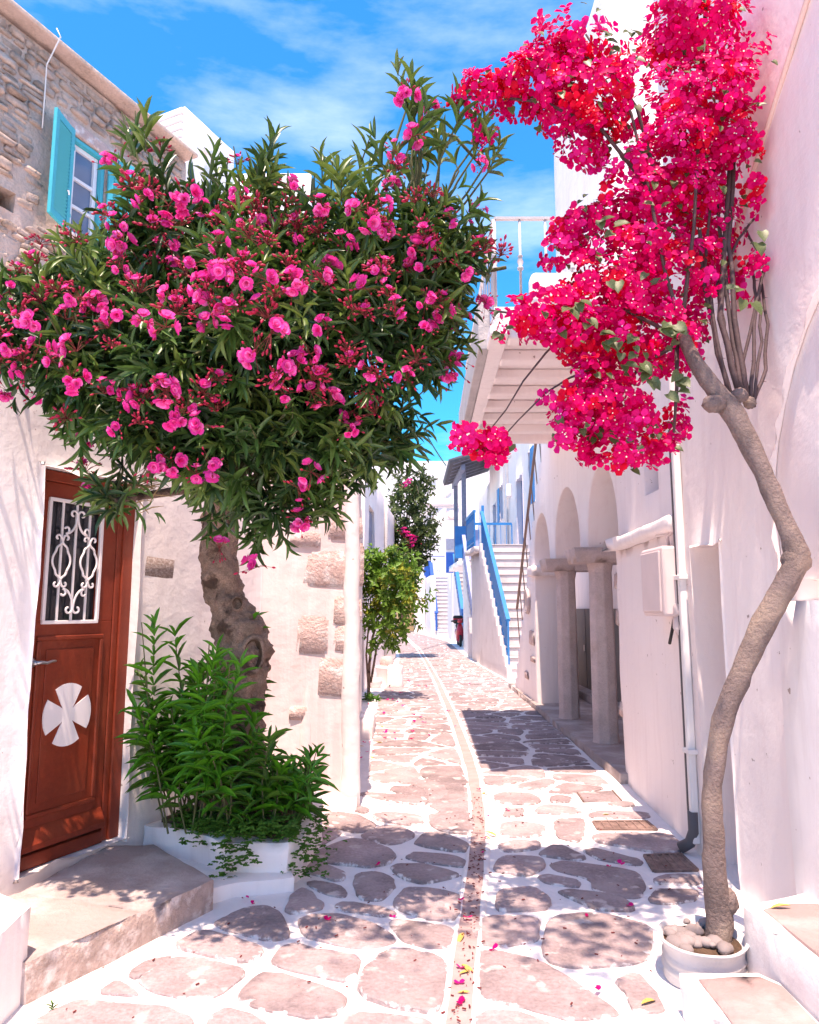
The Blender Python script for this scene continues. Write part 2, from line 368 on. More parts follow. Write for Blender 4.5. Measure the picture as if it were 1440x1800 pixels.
M['redtwig'] = mat('red_twig', (0.17, 0.025, 0.025), 0.7, 0.2, 20)
M['leaf']    = mat('oleander_leaf', (0.066, 0.15, 0.032), 0.38, 0.30, 6, spec=0.5, transl=0.20)
M['leaf2']   = mat('oleander_leaf_light', (0.125, 0.205, 0.045), 0.40, 0.25, 6, spec=0.5, transl=0.25)
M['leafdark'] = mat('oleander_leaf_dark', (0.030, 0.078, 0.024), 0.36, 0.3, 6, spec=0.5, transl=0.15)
M['shoot']   = mat('oleander_shoot_leaf', (0.055, 0.27, 0.016), 0.42, 0.25, 8, spec=0.45, transl=0.25)
M['creeper'] = mat('creeper_leaf', (0.06, 0.17, 0.022), 0.55, 0.3, 12, transl=0.25)
M['olflower'] = mat('oleander_petal', (0.84, 0.055, 0.36), 0.6, 0.14, 14, transl=0.30, spec=0.2)
M['olflower2'] = mat('oleander_petal_pale', (0.90, 0.17, 0.50), 0.6, 0.12, 14, transl=0.30, spec=0.2)
M['bud']     = mat('oleander_bud', (0.42, 0.016, 0.055), 0.5, 0.2, 20, transl=0.1)
M['bract']   = mat('bougainvillea_bract', (0.80, 0.006, 0.16), 0.6, 0.16, 10, transl=0.42, spec=0.15)
M['bract2']  = mat('bougainvillea_bract_red', (0.76, 0.008, 0.045), 0.6, 0.14, 10, transl=0.42, spec=0.15)
M['bract3']  = mat('bougainvillea_bract_pink', (0.84, 0.018, 0.26), 0.6, 0.14, 10, transl=0.42, spec=0.15)
M['stamen']  = mat('flower_eye', (0.85, 0.75, 0.65), 0.7, 0.05, 10)
M['bleaf']   = mat('bougainvillea_leaf', (0.09, 0.125, 0.045), 0.45, 0.3, 10, transl=0.25, spec=0.4)
M['citrus']  = mat('citrus_leaf', (0.12, 0.25, 0.035), 0.45, 0.35, 3, transl=0.35, spec=0.4, objrand=0.2)
M['citrus2'] = mat('citrus_leaf_yellow', (0.28, 0.31, 0.04), 0.45, 0.3, 3, transl=0.35, spec=0.4)
M['climber'] = mat('climber_leaf', (0.075, 0.115, 0.035), 0.5, 0.4, 3, transl=0.25)
M['soil']    = mat('soil', (0.10, 0.06, 0.04), 1.0, 0.3, 14, 1.0, 40)
M['pebble']  = mat('pebble', (0.27, 0.22, 0.215), 0.8, 0.1, 20, 0.1, 50, objrand=0.15)
M['metal']   = mat('rusty_grate', (0.23, 0.145, 0.125), 0.7, 0.3, 22, 0.6, 70, metal=0.1, stain=(0.40, 0.28, 0.24), stain_sc=14)
M['grey']    = mat('grey_door_paint', (0.155, 0.135, 0.13), 0.7, 0.08, 5, 0.1, 30)
M['boxpink'] = mat('meter_box_plastic', (0.70, 0.58, 0.58), 0.6, 0.04, 6)
M['potpaint'] = mat('chipped_pot_paint', (0.60, 0.57, 0.575), 0.5, 0.06, 5, 0.3, 24, stain=(0.36, 0.27, 0.23), stain_sc=7.0, stain_pos=(0.64, 0.70))
M['pipe']    = mat('white_pipe', (0.74, 0.71, 0.71), 0.5, 0.04, 6)
M['conduit'] = mat('peach_conduit', (0.74, 0.53, 0.47), 0.6, 0.06, 6)
M['black']   = mat('black_rubber', (0.02, 0.02, 0.022), 0.6, 0.1, 10)
M['darkgap'] = mat('dark_gap_and_pvc', (0.11, 0.10, 0.11), 0.6, 0.1, 10)
M['scooter'] = mat('red_scooter_paint', (0.50, 0.012, 0.035), 0.3, 0.05, 6, coat=0.5)
M['concrete'] = mat('grey_render', (0.45, 0.42, 0.42), 0.95, 0.1, 6, 0.6, 30)
M['straw']   = mat('dry_straw', (0.34, 0.24, 0.13), 0.8, 0.2, 12)
M['dryleaf'] = mat('dry_leaf', (0.50, 0.34, 0.10), 0.7, 0.2, 12)
M['cable']   = mat('teal_cable', (0.02, 0.20, 0.20), 0.6, 0.1, 10)
# ------------------------------------------------------------------ ground, street and its flagstones
def lerp_tab(tab, y):
    if y <= tab[0][0]: return tab[0][1]
    for (a, p), (b, q) in zip(tab, tab[1:]):
        if y <= b: return p + (q - p) * (y - a) / (b - a)
    return tab[-1][1]
LEFT = [(0, -1.3), (2.9, -1.36), (3.85, -0.86), (4.4, -0.52), (5.5, -0.5), (5.75, -0.32), (7, -0.40), (9, -0.46), (12.8, -0.56), (17, -0.30), (22.6, -0.34), (30, -0.5), (46, -1.0)]
RIGHT = [(0, 0.92), (2.85, 0.94), (3.1, 1.0), (3.6, 1.25), (4.6, 1.62), (6.44, 1.74), (9.7, 1.93), (14.8, 2.05), (16.7, 2.0), (20.7, 1.8), (33, 1.8), (40, 1.05), (46, 0.3)]
GUT = [(-8, -0.4), (2.0, 0.08), (2.86, 0.18), (3.5, 0.27), (5.23, 0.50), (7.02, 0.59), (9.75, 0.61), (14.9, 0.58), (20, 0.50), (27.5, 0.32), (44.6, -0.53), (47, -0.65)]
# smooth gutter line
def gx(y):
    return (lerp_tab(GUT, y - 0.5) + lerp_tab(GUT, y) + lerp_tab(GUT, y + 0.5)) / 3

mb = MB(); mb.add([(-900, -900, -0.05), (900, -900, -0.05), (900, 900, -0.05), (-900, 900, -0.05)], [(0, 1, 2, 3)])
mb.build('ground', M['concrete'], kind='structure')

# street surface: a gently uneven whitewashed bed
bm = bmesh.new(); ys = [-8 + 0.5 * i for i in range(20)] + [2 + 0.14 * i for i in range(58)]
while ys[-1] < 49: ys.append(ys[-1] + 0.14 + (ys[-1] - 10) * 0.03)
xs = [-3.4 + 0.17 * i for i in range(39)]
G = [[bm.verts.new((x, y, 0.010 * noise.noise((x * 1.7, y * 1.7, 0)) + 0.004 * noise.noise((x * 7, y * 7, 3)))) for x in xs] for y in ys]
for a, b in zip(G, G[1:]):
    for i in range(len(xs) - 1): bm.faces.new((a[i], a[i+1], b[i+1], b[i]))
street = finish(bm, 'street', M['mortar'], None, 0, kind='structure')
street.modifiers.clear()
def bed(x, y): return 0.010 * noise.noise((x * 1.7, y * 1.7, 0)) + 0.004 * noise.noise((x * 7, y * 7, 3))

# gutter: two white rims and a lower stone channel
def strip(name, prof, m, y0=-6.0, y1=46.5):
    b = MB(); k = len(prof); yy = []; y = y0
    while y < y1: yy.append(y); y += 0.10 if y < 9 else 0.4
    for y in yy:
        for j, (o, z) in enumerate(prof):
            wv = 0.006 * noise.noise((o * 31, y * 4.1, 9)) + 0.006 * noise.noise((o * 31, y * 1.3, 5))
            b.v.append(Vector((gx(y) + o + wv, y, z + bed(gx(y), y) + 0.004 * noise.noise((o * 20, y * 6, 2)))))
    for i in range(len(yy) - 1):
        for j in range(k - 1): b.f.append((i*k+j, i*k+j+1, (i+1)*k+j+1, (i+1)*k+j))
    return b.build(name, m, street, smooth=True)
strip('gutter_rim', [(-0.080, -0.01), (-0.072, 0.008), (-0.060, 0.014), (-0.048, 0.013), (-0.036, -0.02)], M['mortar'])
strip('gutter_rim', [(0.036, -0.02), (0.048, 0.013), (0.060, 0.014), (0.072, 0.008), (0.080, -0.01)], M['mortar'])
strip('gutter_channel', [(-0.052, 0.012), (-0.034, 0.0095), (0.0, 0.0085), (0.034, 0.0095), (0.052, 0.012)], M['gutter'])

def chaikin(p, it=2, q=0.17):
    p = [Vector(a[:2]) for a in p]
    for _ in range(it):
        o = []
        for i in range(len(p)):
            a, b = p[i], p[(i+1) % len(p)]; o += [a.lerp(b, q), a.lerp(b, 1 - q)]
        p = o
    return p
def stone_geo(mb_, poly, h, it=2, seed=0, grow=1.11):
    p0 = [Vector(a[:2]) for a in poly]; c0 = sum(p0, Vector((0, 0))) / len(p0); p = chaikin([c0 + (a - c0) * grow for a in p0], it)
    if sarea(p) < 0: p = p[::-1]
    c = sum(p, Vector((0, 0))) / len(p); n = len(p); vs = []
    tx, ty = random.uniform(-.012, .012), random.uniform(-.012, .012)
    p = [a + Vector((noise.noise((a.x * 9, a.y * 9, seed)), noise.noise((a.x * 9, a.y * 9, seed + 7)))) * 0.012 + Vector((noise.noise((a.x * 31, a.y * 31, seed)), noise.noise((a.x * 31, a.y * 31, seed + 7)))) * 0.008 for a in p]
    for k, (s, z) in enumerate(((1.0, -0.016), (0.985, h * 0.65), (0.95, h), (0.55, h * 1.05))):
        for a in p:
            q = c + (a - c) * s
            zz = z + bed(c.x, c.y) * 0.9 + (a.x - c.x) * tx + (a.y - c.y) * ty
            if k >= 2: zz += 0.0035 * noise.noise((q.x * 11, q.y * 11, seed))
            vs.append(Vector((q.x, q.y, zz)))
    fs = []
    for k in range(3):
        for i in range(n): fs.append((k*n+i, k*n+(i+1) % n, (k+1)*n+(i+1) % n, (k+1)*n+i))
    fs.append(tuple(range(3*n, 4*n)))
    mb_.add(vs, fs)
# the near flagstones, outlined one by one (zoom windows of the photograph: origin, scale)
WA, WB, WC, WD = (0, 1480, 3.0), (400, 1400, 3.0), (780, 1400, 3.0), (600, 1200, 2.769)
NEAR = [
 (WA, [(500,805),(630,735),(735,825)]), (WA, [(690,700),(760,640),(900,610),(880,640),(720,730)]),
 (WA, [(740,740),(900,630),(1030,625),(1270,680),(1270,720),(1110,835),(940,830),(790,790)]),
 (WA, [(915,560),(1060,480),(1230,520),(1380,575),(1340,630),(1250,640)]),
 (WA, [(215,950),(330,890),(420,855),(500,860),(640,875),(850,890),(960,930),(990,965),(850,1040),(180,1040)]),
 ((0,0,1), [(377,1628),(400,1616),(430,1602),(467,1599),(490,1610),(508,1647),(467,1654),(400,1638)]),
 (WB, [(305,605),(325,545),(385,495),(420,505),(500,575),(485,605),(330,627)]), (WB, [(415,460),(470,450),(600,475),(628,510),(615,535),(520,525)]),
 (WB, [(370,345),(440,340),(600,400),(612,440),(560,448),(400,400)]), (WB, [(415,322),(520,285),(640,240),(740,250),(850,290),(875,325),(840,360),(740,380),(560,360)]),
 (WB, [(330,210),(420,175),(560,168),(600,205),(480,265),(370,275)]), (WB, [(430,120),(560,90),(680,100),(775,150),(760,180),(670,195),(560,165)]),
 (WB, [(605,60),(700,60),(750,75),(720,95)]), (WB, [(770,105),(830,92),(1020,105),(1025,150),(960,158),(800,130)]),
 (WB, [(695,215),(820,160),(920,165),(990,205),(870,265)]), (WB, [(1065,100),(1150,85),(1290,95),(1290,200),(1130,185),(1070,150)]),
 (WB, [(985,260),(1040,195),(1130,195),(1275,262),(1240,300)]), (WB, [(945,330),(990,300),(1200,325),(1255,355),(1240,383),(1010,350)]),
 (WB, [(870,390),(900,365),(1040,370),(1200,415),(1200,430),(1040,465),(930,440)]), (WB, [(665,460),(690,412),(790,405),(875,440),(870,500),(800,550),(700,540)]),
 (WB, [(575,590),(620,565),(800,585),(890,620),(820,635),(600,610)]), (WB, [(880,575),(940,490),(1100,490),(1230,530),(1220,640),(1080,648),(940,610)]),
 (WB, [(380,670),(450,640),(600,635),(740,670),(850,730),(865,770),(770,805),(600,795),(420,745)]), (WB, [(860,680),(900,655),(1150,690),(1190,720),(1170,800),(1010,800),(930,770)]),
 (WB, [(235,890),(300,800),(380,785),(480,815),(700,850),(640,990)]), (WB, [(695,1000),(740,910),(830,840),(950,825),(1090,860),(1150,920),(1120,1140),(900,1115),(740,1060)]),
 (WB, [(60,1075),(180,940),(300,955),(560,1030),(625,1085),(540,1150),(400,1160),(200,1130)]), ((0,0,1), [(370,1793),(400,1780),(440,1790),(475,1808),(440,1845),(360,1840)]),
 (WB, [(600,1190),(680,1150),(820,1155),(1050,1185),(1070,1240),(600,1260)]),
 (WC, [(190,870),(220,835),(330,845),(520,890),(640,960),(890,1130),(870,1150),(650,1175),(400,1110),(210,1070)]), (WC, [(900,985),(1000,945),(1050,965),(1110,1030),(1165,1130),(1010,1145),(960,1040)]),
 (WC, [(180,1185),(240,1140),(420,1170),(560,1225),(400,1270),(180,1250)]), (WC, [(165,690),(230,640),(490,640),(490,760),(380,790),(190,790)]),
 (WC, [(530,820),(570,650),(800,628),(1080,690),(1060,880),(740,905),(600,890)]), (WC, [(275,600),(290,500),(480,485),(560,560),(520,600)]),
 (WC, [(260,400),(310,325),(520,335),(530,380),(450,430)]), (WC, [(610,510),(700,500),(940,545),(1010,605),(800,598)]),
 (WC, [(580,370),(640,350),(1010,400),(1045,480),(1010,540),(790,500),(770,440),(600,400)]), (WC, [(490,430),(560,420),(720,455),(700,488),(540,460)]),
 (WC, [(1110,440),(1200,420),(1350,430),(1350,472),(1130,468)]), (WC, [(1090,540),(1120,492),(1340,500),(1330,550),(1200,570),(1100,565)]),
 (WC, [(740,290),(820,285),(1045,345),(1030,368),(830,343)]), (WC, [(510,305),(570,262),(640,270),(750,328),(700,343),(540,320)]),
 (WC, [(800,212),(1000,202),(1190,207),(1240,260),(1235,303),(1100,298),(820,250)]), (WC, [(290,262),(380,238),(500,243),(500,280),(330,300)]),
 (WC, [(300,148),(400,138),(535,160),(515,213),(320,218)]), (WC, [(585,150),(605,128),(740,124),(735,225),(700,248),(595,218)]),
 (WC, [(770,97),(830,82),(1060,87),(1080,118),(800,122)]), (WC, [(485,72),(540,48),(700,62),(722,93),(600,98),(500,93)]),
 (WC, [(865,46),(900,34),(995,38),(1005,54),(940,62)]), (WC, [(320,88),(330,64),(425,72),(415,112),(320,108)]),
 (WD, [(430,600),(435,520),(520,505),(620,520),(655,590),(640,650),(520,640)]), (WD, [(745,555),(790,537),(920,545),(970,575),(930,598),(770,590)]),
 (WD, [(1015,570),(1060,553),(1125,570),(1115,588),(1030,588)]), (WD, [(90,550),(130,535),(400,565),(410,590),(340,598)]), (WD, [(235,530),(260,508),(405,520),(405,555),(320,550)]),
 (WD, [(385,455),(400,425),(480,425),(590,460),(615,500),(470,490)]), (WD, [(135,465),(180,445),(400,480),(400,498),(180,488)]),
]
def edge_attr(o):
    a = o.data.attributes.new('edge', 'FLOAT', 'POINT'); n = len(o.data.vertices) // 4
    a.data.foreach_set('value', [1.0] * n + [1.0] * n + [0.86] * n + [0.05] * n)
nstone = 0; near_c = []
for k, (wn, pts) in enumerate(NEAR):
    pl = [gnd(wn[0] + a / wn[2], wn[1] + b / wn[2]) for a, b in pts]
    b = MB(); stone_geo(b, [(p.x, p.y) for p in pl], random.uniform(0.010, 0.016), 2, k * 3.1)
    edge_attr(b.build('paving_stone', M['flag'], street)); nstone += 1
    near_c.append(sum((Vector((p.x, p.y)) for p in pl), Vector((0, 0))) / len(pl))
# farther off: rows of irregular slabs, cells of jittered seeds clipped against each other
def half(poly, m, nv):
    out = []
    for i in range(len(poly)):
        a, b = poly[i], poly[(i+1) % len(poly)]; da, db = (a - m).dot(nv), (b - m).dot(nv)
        if da <= 0: out.append(a)
        if da * db < 0: out.append(a + (b - a) * (da / (da - db)))
    return out
seeds = []
rnd = random.Random(5)
for side in (0, 1):
    y = 6.25 if side == 0 else 5.95
    r_ = 0
    while y < 46:
        st = 0.25 + rnd.uniform(0, 0.10); r_ += 1
        xa = lerp_tab(LEFT, y) + 0.02 if side == 0 else gx(y) + 0.085
        xb = gx(y) - 0.085 if side == 0 else lerp_tab(RIGHT, y) - 0.02
        nn = max(1, int(round((xb - xa) / rnd.uniform(0.42, 0.66)))); sx = (xb - xa) / nn
        for i in range(nn):
            seeds.append((side, Vector((xa + (i + 0.5 + rnd.uniform(-0.36, 0.36)) * sx, y + rnd.uniform(-0.14, 0.14))), xa, xb))
        y += st
far = MB(); count = 0
seeds.sort(key=lambda s: s[1].y)
for i, (side, p, xa, xb) in enumerate(seeds):
    y = p.y
    poly = [Vector((max(xa, p.x - .7), y - .55)), Vector((min(xb, p.x + .7), y - .55)), Vector((min(xb, p.x + .7), y + .55)), Vector((max(xa, p.x - .7), y + .55))]
    for j in range(max(0, i - 22), min(len(seeds), i + 23)):
        if j == i or seeds[j][0] != side: continue
        q = seeds[j][1]; dv = q - p
        if dv.length > 1.3: continue
        nv = dv.normalized(); poly = half(poly, (p + q) / 2 - nv * (0.026 + 0.014 * abs(noise.noise((p.x * 3, p.y * 3, 1)))), nv)
        if len(poly) < 3: break
    if len(poly) < 3 or abs(sarea(poly)) / 2 < 0.012: continue
    if y < 6.6 and any((c - p).length < 0.22 for c in near_c): continue
    tgt = MB() if nstone < 297 else far
    stone_geo(tgt, poly, rnd.uniform(0.008, 0.014), 1 if y > 9 else 2, i * 1.7, 1.0)
    if tgt is not far: edge_attr(tgt.build('paving_stone', M['flag'], street)); nstone += 1
far.build('paving_stone_rows', M['flag'], street, kind='stuff')

# iron covers let into the paving
def cover(wn, pts, label, bars):
    P = [gnd(wn[0] + a / wn[2], wn[1] + b / wn[2]) for a, b in pts]
    root = thing('drain_cover', label, 'drain cover', sum(P, Vector()) / 4)
    b = MB(); c = sum(P, Vector()) / 4
    b.prism([(p.x, p.y) for p in P], -0.02, 0.010); b.build('cover_plate', M['metal'], root, bevel=0.003)
    for i in range(4):
        f = MB(); p, q = P[i], P[(i+1) % 4]; f.bar(p + Vector((0, 0, .008)), q + Vector((0, 0, .008)), 0.018, 0.016); f.build('cover_frame', M['metal'], root)
    for k in range(bars):
        t = (k + 1) / (bars + 1); f = MB(); f.bar(P[0].lerp(P[1], t) + Vector((0, 0, .012)), P[3].lerp(P[2], t) + Vector((0, 0, .012)), 0.012, 0.006); f.build('cover_bar', M['metal'], root)
cover(WC, [(790,140),(1070,138),(1125,185),(815,183)], 'rusty drain cover farther from the pot, flush with the paving', 6)
cover(WC, [(1060,320),(1250,312),(1340,398),(1110,402)], 'rusty drain cover by the foot of the downpipe', 5)
P = [gnd(600 + a / 2.769, 1200 + b / 2.769) for a, b in [(1150,540),(1320,530),(1365,580),(1180,585)]]
root = thing('drain_cover', 'thin-framed stone drain cover below the pink wall, farthest of the covers', 'drain cover', sum(P, Vector()) / 4)
b = MB(); b.prism([(p.x, p.y) for p in P], -0.02, 0.009); b.build('cover_plate', M['flag'], root, bevel=0.003)
for i in (1, 3):
    f = MB(); f.bar(P[i] + Vector((0, 0, .009)), P[(i+1) % 4] + Vector((0, 0, .009)), 0.012, 0.012); f.build('cover_frame', M['metal'], root)
# ------------------------------------------------------------------ left house: whitewashed lower storey, bare rubble upper storey
U = Vector((0.42, 0.907, 0)).normalized(); NO = Vector((U.y, -U.x, 0)); Z = Vector((0, 0, 1))
E1 = Vector((-1.98, 3.78, 0))                                        # near edge of the door opening
A1 = E1 - U * 3.065; B1 = Vector((-1.156, 5.56, 0))
house = thing('house', 'old house with brown door, whitewashed below and bare rubble stone above', 'house', (-3.5, 4.0, 0))
lowpoly = [(A1.x, A1.y), (B1.x, B1.y), (-0.42, 5.66), (-0.52, 7.6), (-8.5, 7.6), (-8.5, A1.y)]
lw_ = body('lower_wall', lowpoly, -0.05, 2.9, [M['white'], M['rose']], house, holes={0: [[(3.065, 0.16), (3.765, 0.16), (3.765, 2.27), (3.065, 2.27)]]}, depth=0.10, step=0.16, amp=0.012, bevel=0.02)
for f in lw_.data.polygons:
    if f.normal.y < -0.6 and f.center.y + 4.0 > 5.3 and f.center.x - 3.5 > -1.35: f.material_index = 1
A2 = Vector((-5.015, 2.0, 0)); B2 = A2 + U * 5.95
WS0, WS1, WZ0, WZ1 = 4.487, 4.875, 4.90, 5.87
body('upper_wall', [(A2.x, A2.y), (B2.x, B2.y), (-8.0, B2.y), (-8.0, 2.0)], 2.86, 6.47, M['rubblewall'], house,
     holes={0: [[(WS0, WZ0), (WS1, WZ0), (WS1, WZ1), (WS0, WZ1)], [(3.80, 4.80), (3.98, 4.80), (3.98, 4.98), (3.80, 4.98)]]}, depth=[0.14, 0.3], step=0.12, amp=0.013, bevel=0.02, freq=4.2)
b = MB(); b.bar(A2 + NO * 0.03 - U * 0.1 + Z * 6.52, B2 + NO * 0.03 + U * 0.02 + Z * 6.52, 0.26, 0.045); b.build('roof_coping', M['rubblewall'], house, bevel=0.015)
# rubble stones, each its own piece
def rock_mesh(name, seed, m):
    b = bmesh.new(); bmesh.ops.create_cube(b, size=1.0)
    bmesh.ops.bevel(b, geom=list(b.edges), offset=0.13, segments=1, affect='EDGES', profile=0.6)
    for v in b.verts:
        v.co += noise.noise_vector(v.co * 2.6 + Vector((seed, 0, 0))) * 0.22
    me = bpy.data.meshes.new(name); b.to_mesh(me); b.free(); me.materials.append(m)
    me.polygons.foreach_set('use_smooth', [True] * len(me.polygons)); return me
rocks = [rock_mesh('stone', i * 5.3, M['rubble']) for i in range(7)]
def frame_mat(u, n, pos, su, sn, sz, roll=0.0):
    m = Matrix((u, n, Z)).transposed().to_4x4() @ Matrix.Rotation(roll, 4, 'Y') @ Matrix.Diagonal((su, sn, sz, 1)); m.translation = pos; return m
rs = random.Random(3); zz = 4.15; ns = 0; more_stones = MB()
while zz < 6.40:
    h = rs.uniform(0.04, 0.095); s = 3.0 + rs.uniform(0, 0.2)
    while s < 6.0:
        L = rs.uniform(0.09, 0.28)
        c = s + L / 2; ok = c < 5.84 and not (WS0 - 0.34 < c < WS1 + 0.34 and WZ0 - 0.1 < zz + h / 2 < WZ1 + 0.16) and not (3.72 < c < 4.06 and 4.72 < zz + h / 2 < 5.06)
        if ok and rs.random() < 0.93:
            p = A2 + U * c + Z * (zz + h / 2) + NO * rs.uniform(-0.050, -0.020)
            fm_ = frame_mat(U, NO, p, L * 0.92, rs.uniform(0.10, 0.15), h * 0.86, rs.uniform(-0.09, 0.09)); rk = rs.choice(rocks)
            if ns < 300 and (ns * 7) % 11 < 8 or ns < 40: inst('stone', rk, fm_, house); ns += 1
            else:
                ns += 0 if ns >= 300 else 1; more_stones.add([fm_ @ v.co for v in rk.vertices], [tuple(q.vertices) for q in rk.polygons])
        s += L + 0.012
    zz += h + 0.006
more_stones.build('small_stones', M['rubble'], house, smooth=True, kind='stuff')
# lintel stone over the window
b = MB(); b.bar(A2 + U * (WS0 - 0.14) + Z * (WZ1 + 0.07) - NO * 0.03, A2 + U * (WS1 + 0.22) + Z * (WZ1 + 0.07) - NO * 0.03, 0.10, 0.12); b.build('lintel', M['wallstone'], house, bevel=0.015)
b = MB(); b.bar(A2 + U * (WS0 - 0.06) + Z * (WZ0 - 0.045), A2 + U * (WS1 + 0.06) + Z * (WZ0 - 0.045), 0.16, 0.06); b.build('window_sill', M['wallstone'], house, bevel=0.012)
# window
def WP(s, z, o): return A2 + U * s + Z * z + NO * o
fr = MB(); o_ = -0.055
for s in (WS0 + 0.018, WS1 - 0.022): fr.bar(WP(s, WZ0 + 0.003, o_), WP(s, WZ1 - 0.003, o_), 0.10, 0.036, up=U)
for z in (WZ0 + 0.018, WZ1 - 0.02): fr.bar(WP(WS0 + 0.038, z, o_), WP(WS1 - 0.042, z, o_), 0.10, 0.034)
win = fr.build('window', M['turq'], house, bevel=0.003)
cs = MB(); a, c = WS0 + 0.045, WS1 - 0.045
for s in (a + 0.022, c - 0.022): cs.bar(WP(s, WZ0 + 0.038, -0.075), WP(s, WZ1 - 0.04, -0.075), 0.045, 0.040, up=U)
zs = [WZ0 + 0.058, WZ0 + 0.325, WZ0 + 0.60, WZ1 - 0.06]
for i, z in enumerate(zs): cs.bar(WP(a + 0.043, z, -0.076), WP(c - 0.043, z, -0.076), 0.042, 0.042 if i in (0, 3) else 0.03)
cs.build('casement', M['paintw'], win, bevel=0.003)
for i in range(3):
    p = MB(); p.bar(WP(a + 0.03, (zs[i] + zs[i+1]) / 2, -0.085), WP(c - 0.03, (zs[i] + zs[i+1]) / 2, -0.085), 0.006, zs[i+1] - zs[i] - 0.02); p.build('pane', M['bluepane'], win)
# louvred shutters, each slat its own piece
def shutter(hinge, du, width, label=None):
    nn = Vector((du.y, -du.x, 0))
    if nn.dot(NO) < 0: nn = -nn
    Q = lambda s, z, o=0.0: hinge + du * s + Z * z + nn * o
    f = MB(); z0, z1 = WZ0 + 0.0, WZ1 + 0.02
    f.bar(Q(0.025, z0), Q(0.025, z1), 0.032, 0.05, up=du); f.bar(Q(width - 0.025, z0), Q(width - 0.025, z1), 0.032, 0.05, up=du)
    for z in (z0 + 0.03, z1 - 0.04): f.bar(Q(0.05, z), Q(width - 0.05, z), 0.030, 0.07)
    f.bar(Q(0.04, (z0 + z1) / 2, -0.010), Q(width - 0.04, (z0 + z1) / 2, -0.010), 0.004, z1 - z0 - 0.1)
    sh = f.build('shutter', M['turq'], house, bevel=0.003)
    n = 24
    sl_ = MB(); sl_.bar(Vector((-(width - 0.104) / 2, 0, 0)), Vector(((width - 0.104) / 2, 0, 0)), 0.006, 0.034); me = sl_.mesh('slat', M['turq'])
    for i in range(n):
        z = z0 + 0.085 + (z1 - z0 - 0.185) * i / (n - 1)
        m = Matrix((du, nn, Z)).transposed().to_4x4() @ Matrix.Rotation(R(-42), 4, 'X'); m.translation = Q(width / 2, z, 0.002)
        inst('slat', me, m, sh)
    for z in (z0 + 0.15, z1 - 0.18):
        h = MB(); h.bar(Q(-0.012, z, 0.012), Q(0.05, z, 0.019), 0.008, 0.03); h.build('hinge', M['turq'], sh)
    k = MB(); k.tube([Q(width * .25, z0 + .34, 0.02), Q(width * .25, z0 + .34, 0.035), Q(width * .25, z0 + .30, 0.038)], 0.006, 6); k.build('latch', M['paintw'], sh)
dl = (Matrix.Rotation(R(22), 4, 'Z') @ (-U)).normalized()
shutter(WP(WS0 - 0.01, 0, 0.03), dl, 0.31)
dr = (Matrix.Rotation(R(-16), 4, 'Z') @ U).normalized()
shutter(WP(WS1 + 0.012, 0, 0.03), dr, 0.25)
# thin white cable dropping from the roof edge
t0 = (5.72 - A2.y) / U.y
c = MB(); c.tube([WP(t0, 6.57, 0.20), WP(t0 + .02, 6.49, 0.235), WP(t0 + .04, 6.3, 0.05), WP(t0 + .05, 6.1, 0.04), WP(t0 + .055, 5.7, 0.035)], 0.006, 6); c.build('cable', M['pipe'], house, smooth=True)

# brown door
def DP(s, z, o=0.0): return E1 + U * s + Z * z + NO * (o - 0.10)
lw0, lw1, lz0, lz1 = 0.015, 0.575, 0.245, 2.20
leaf = MB()
GS0, GS1, GZ0, GZ1 = 0.10, 0.455, 1.43, 2.10
def dbar(mb_, s0, z0, s1, z1, o, wd, ht, vert=False): mb_.bar(DP(s0, z0, o), DP(s1, z1, o), wd, ht, up=(U if vert else Z))
leaf.bar(DP(lw0, (lz0 + GZ0) / 2, 0.022), DP(lw1, (lz0 + GZ0) / 2, 0.022), 0.04, GZ0 - lz0)
leaf.bar(DP(lw0, (GZ1 + lz1) / 2, 0.022), DP(lw1, (GZ1 + lz1) / 2, 0.022), 0.04, lz1 - GZ1)
leaf.bar(DP((lw0 + GS0) / 2, GZ0 + .0005, 0.022), DP((lw0 + GS0) / 2, GZ1 - .0005, 0.022), 0.0395, GS0 - lw0, up=U)
leaf.bar(DP((lw1 + GS1) / 2, GZ0 + .0005, 0.022), DP((lw1 + GS1) / 2, GZ1 - .0005, 0.022), 0.0395, lw1 - GS1, up=U)
door = leaf.build('door', M['brown'], house, bevel=0.003)
fr = MB(); dbar(fr, 0.66, 0.165, 0.66, 2.262, 0.03, 0.058, 0.078, True); fr.build('door_frame', M['brown'], door, bevel=0.006)
fr = MB(); dbar(fr, 0.60, 0.165, 0.60, 2.20, 0.024, 0.046, 0.042, True); fr.build('door_frame', M['brown'], door, bevel=0.006)
fr = MB(); dbar(fr, 0.005, 2.232, 0.62, 2.232, 0.03, 0.058, 0.06); fr.build('door_frame', M['brown'], door, bevel=0.006)
fr = MB(); dbar(fr, 0.005, 0.198, 0.578, 0.198, 0.03, 0.06, 0.07); fr.build('threshold', M['brown'], door, bevel=0.006)
wb = MB()                                                             # sloping weatherboard
P0 = [DP(0.03, 0.255, 0.043), DP(0.03, 0.255, 0.085), DP(0.03, 0.285, 0.085), DP(0.03, 0.365, 0.044)]; P1 = [p + U * 0.54 for p in P0]
wb.add(P0 + P1, [(0, 1, 2, 3), (7, 6, 5, 4), (0, 4, 5, 1), (1, 5, 6, 2), (2, 6, 7, 3), (3, 7, 4, 0)]); wb.build('weatherboard', M['brown'], door, bevel=0.004)
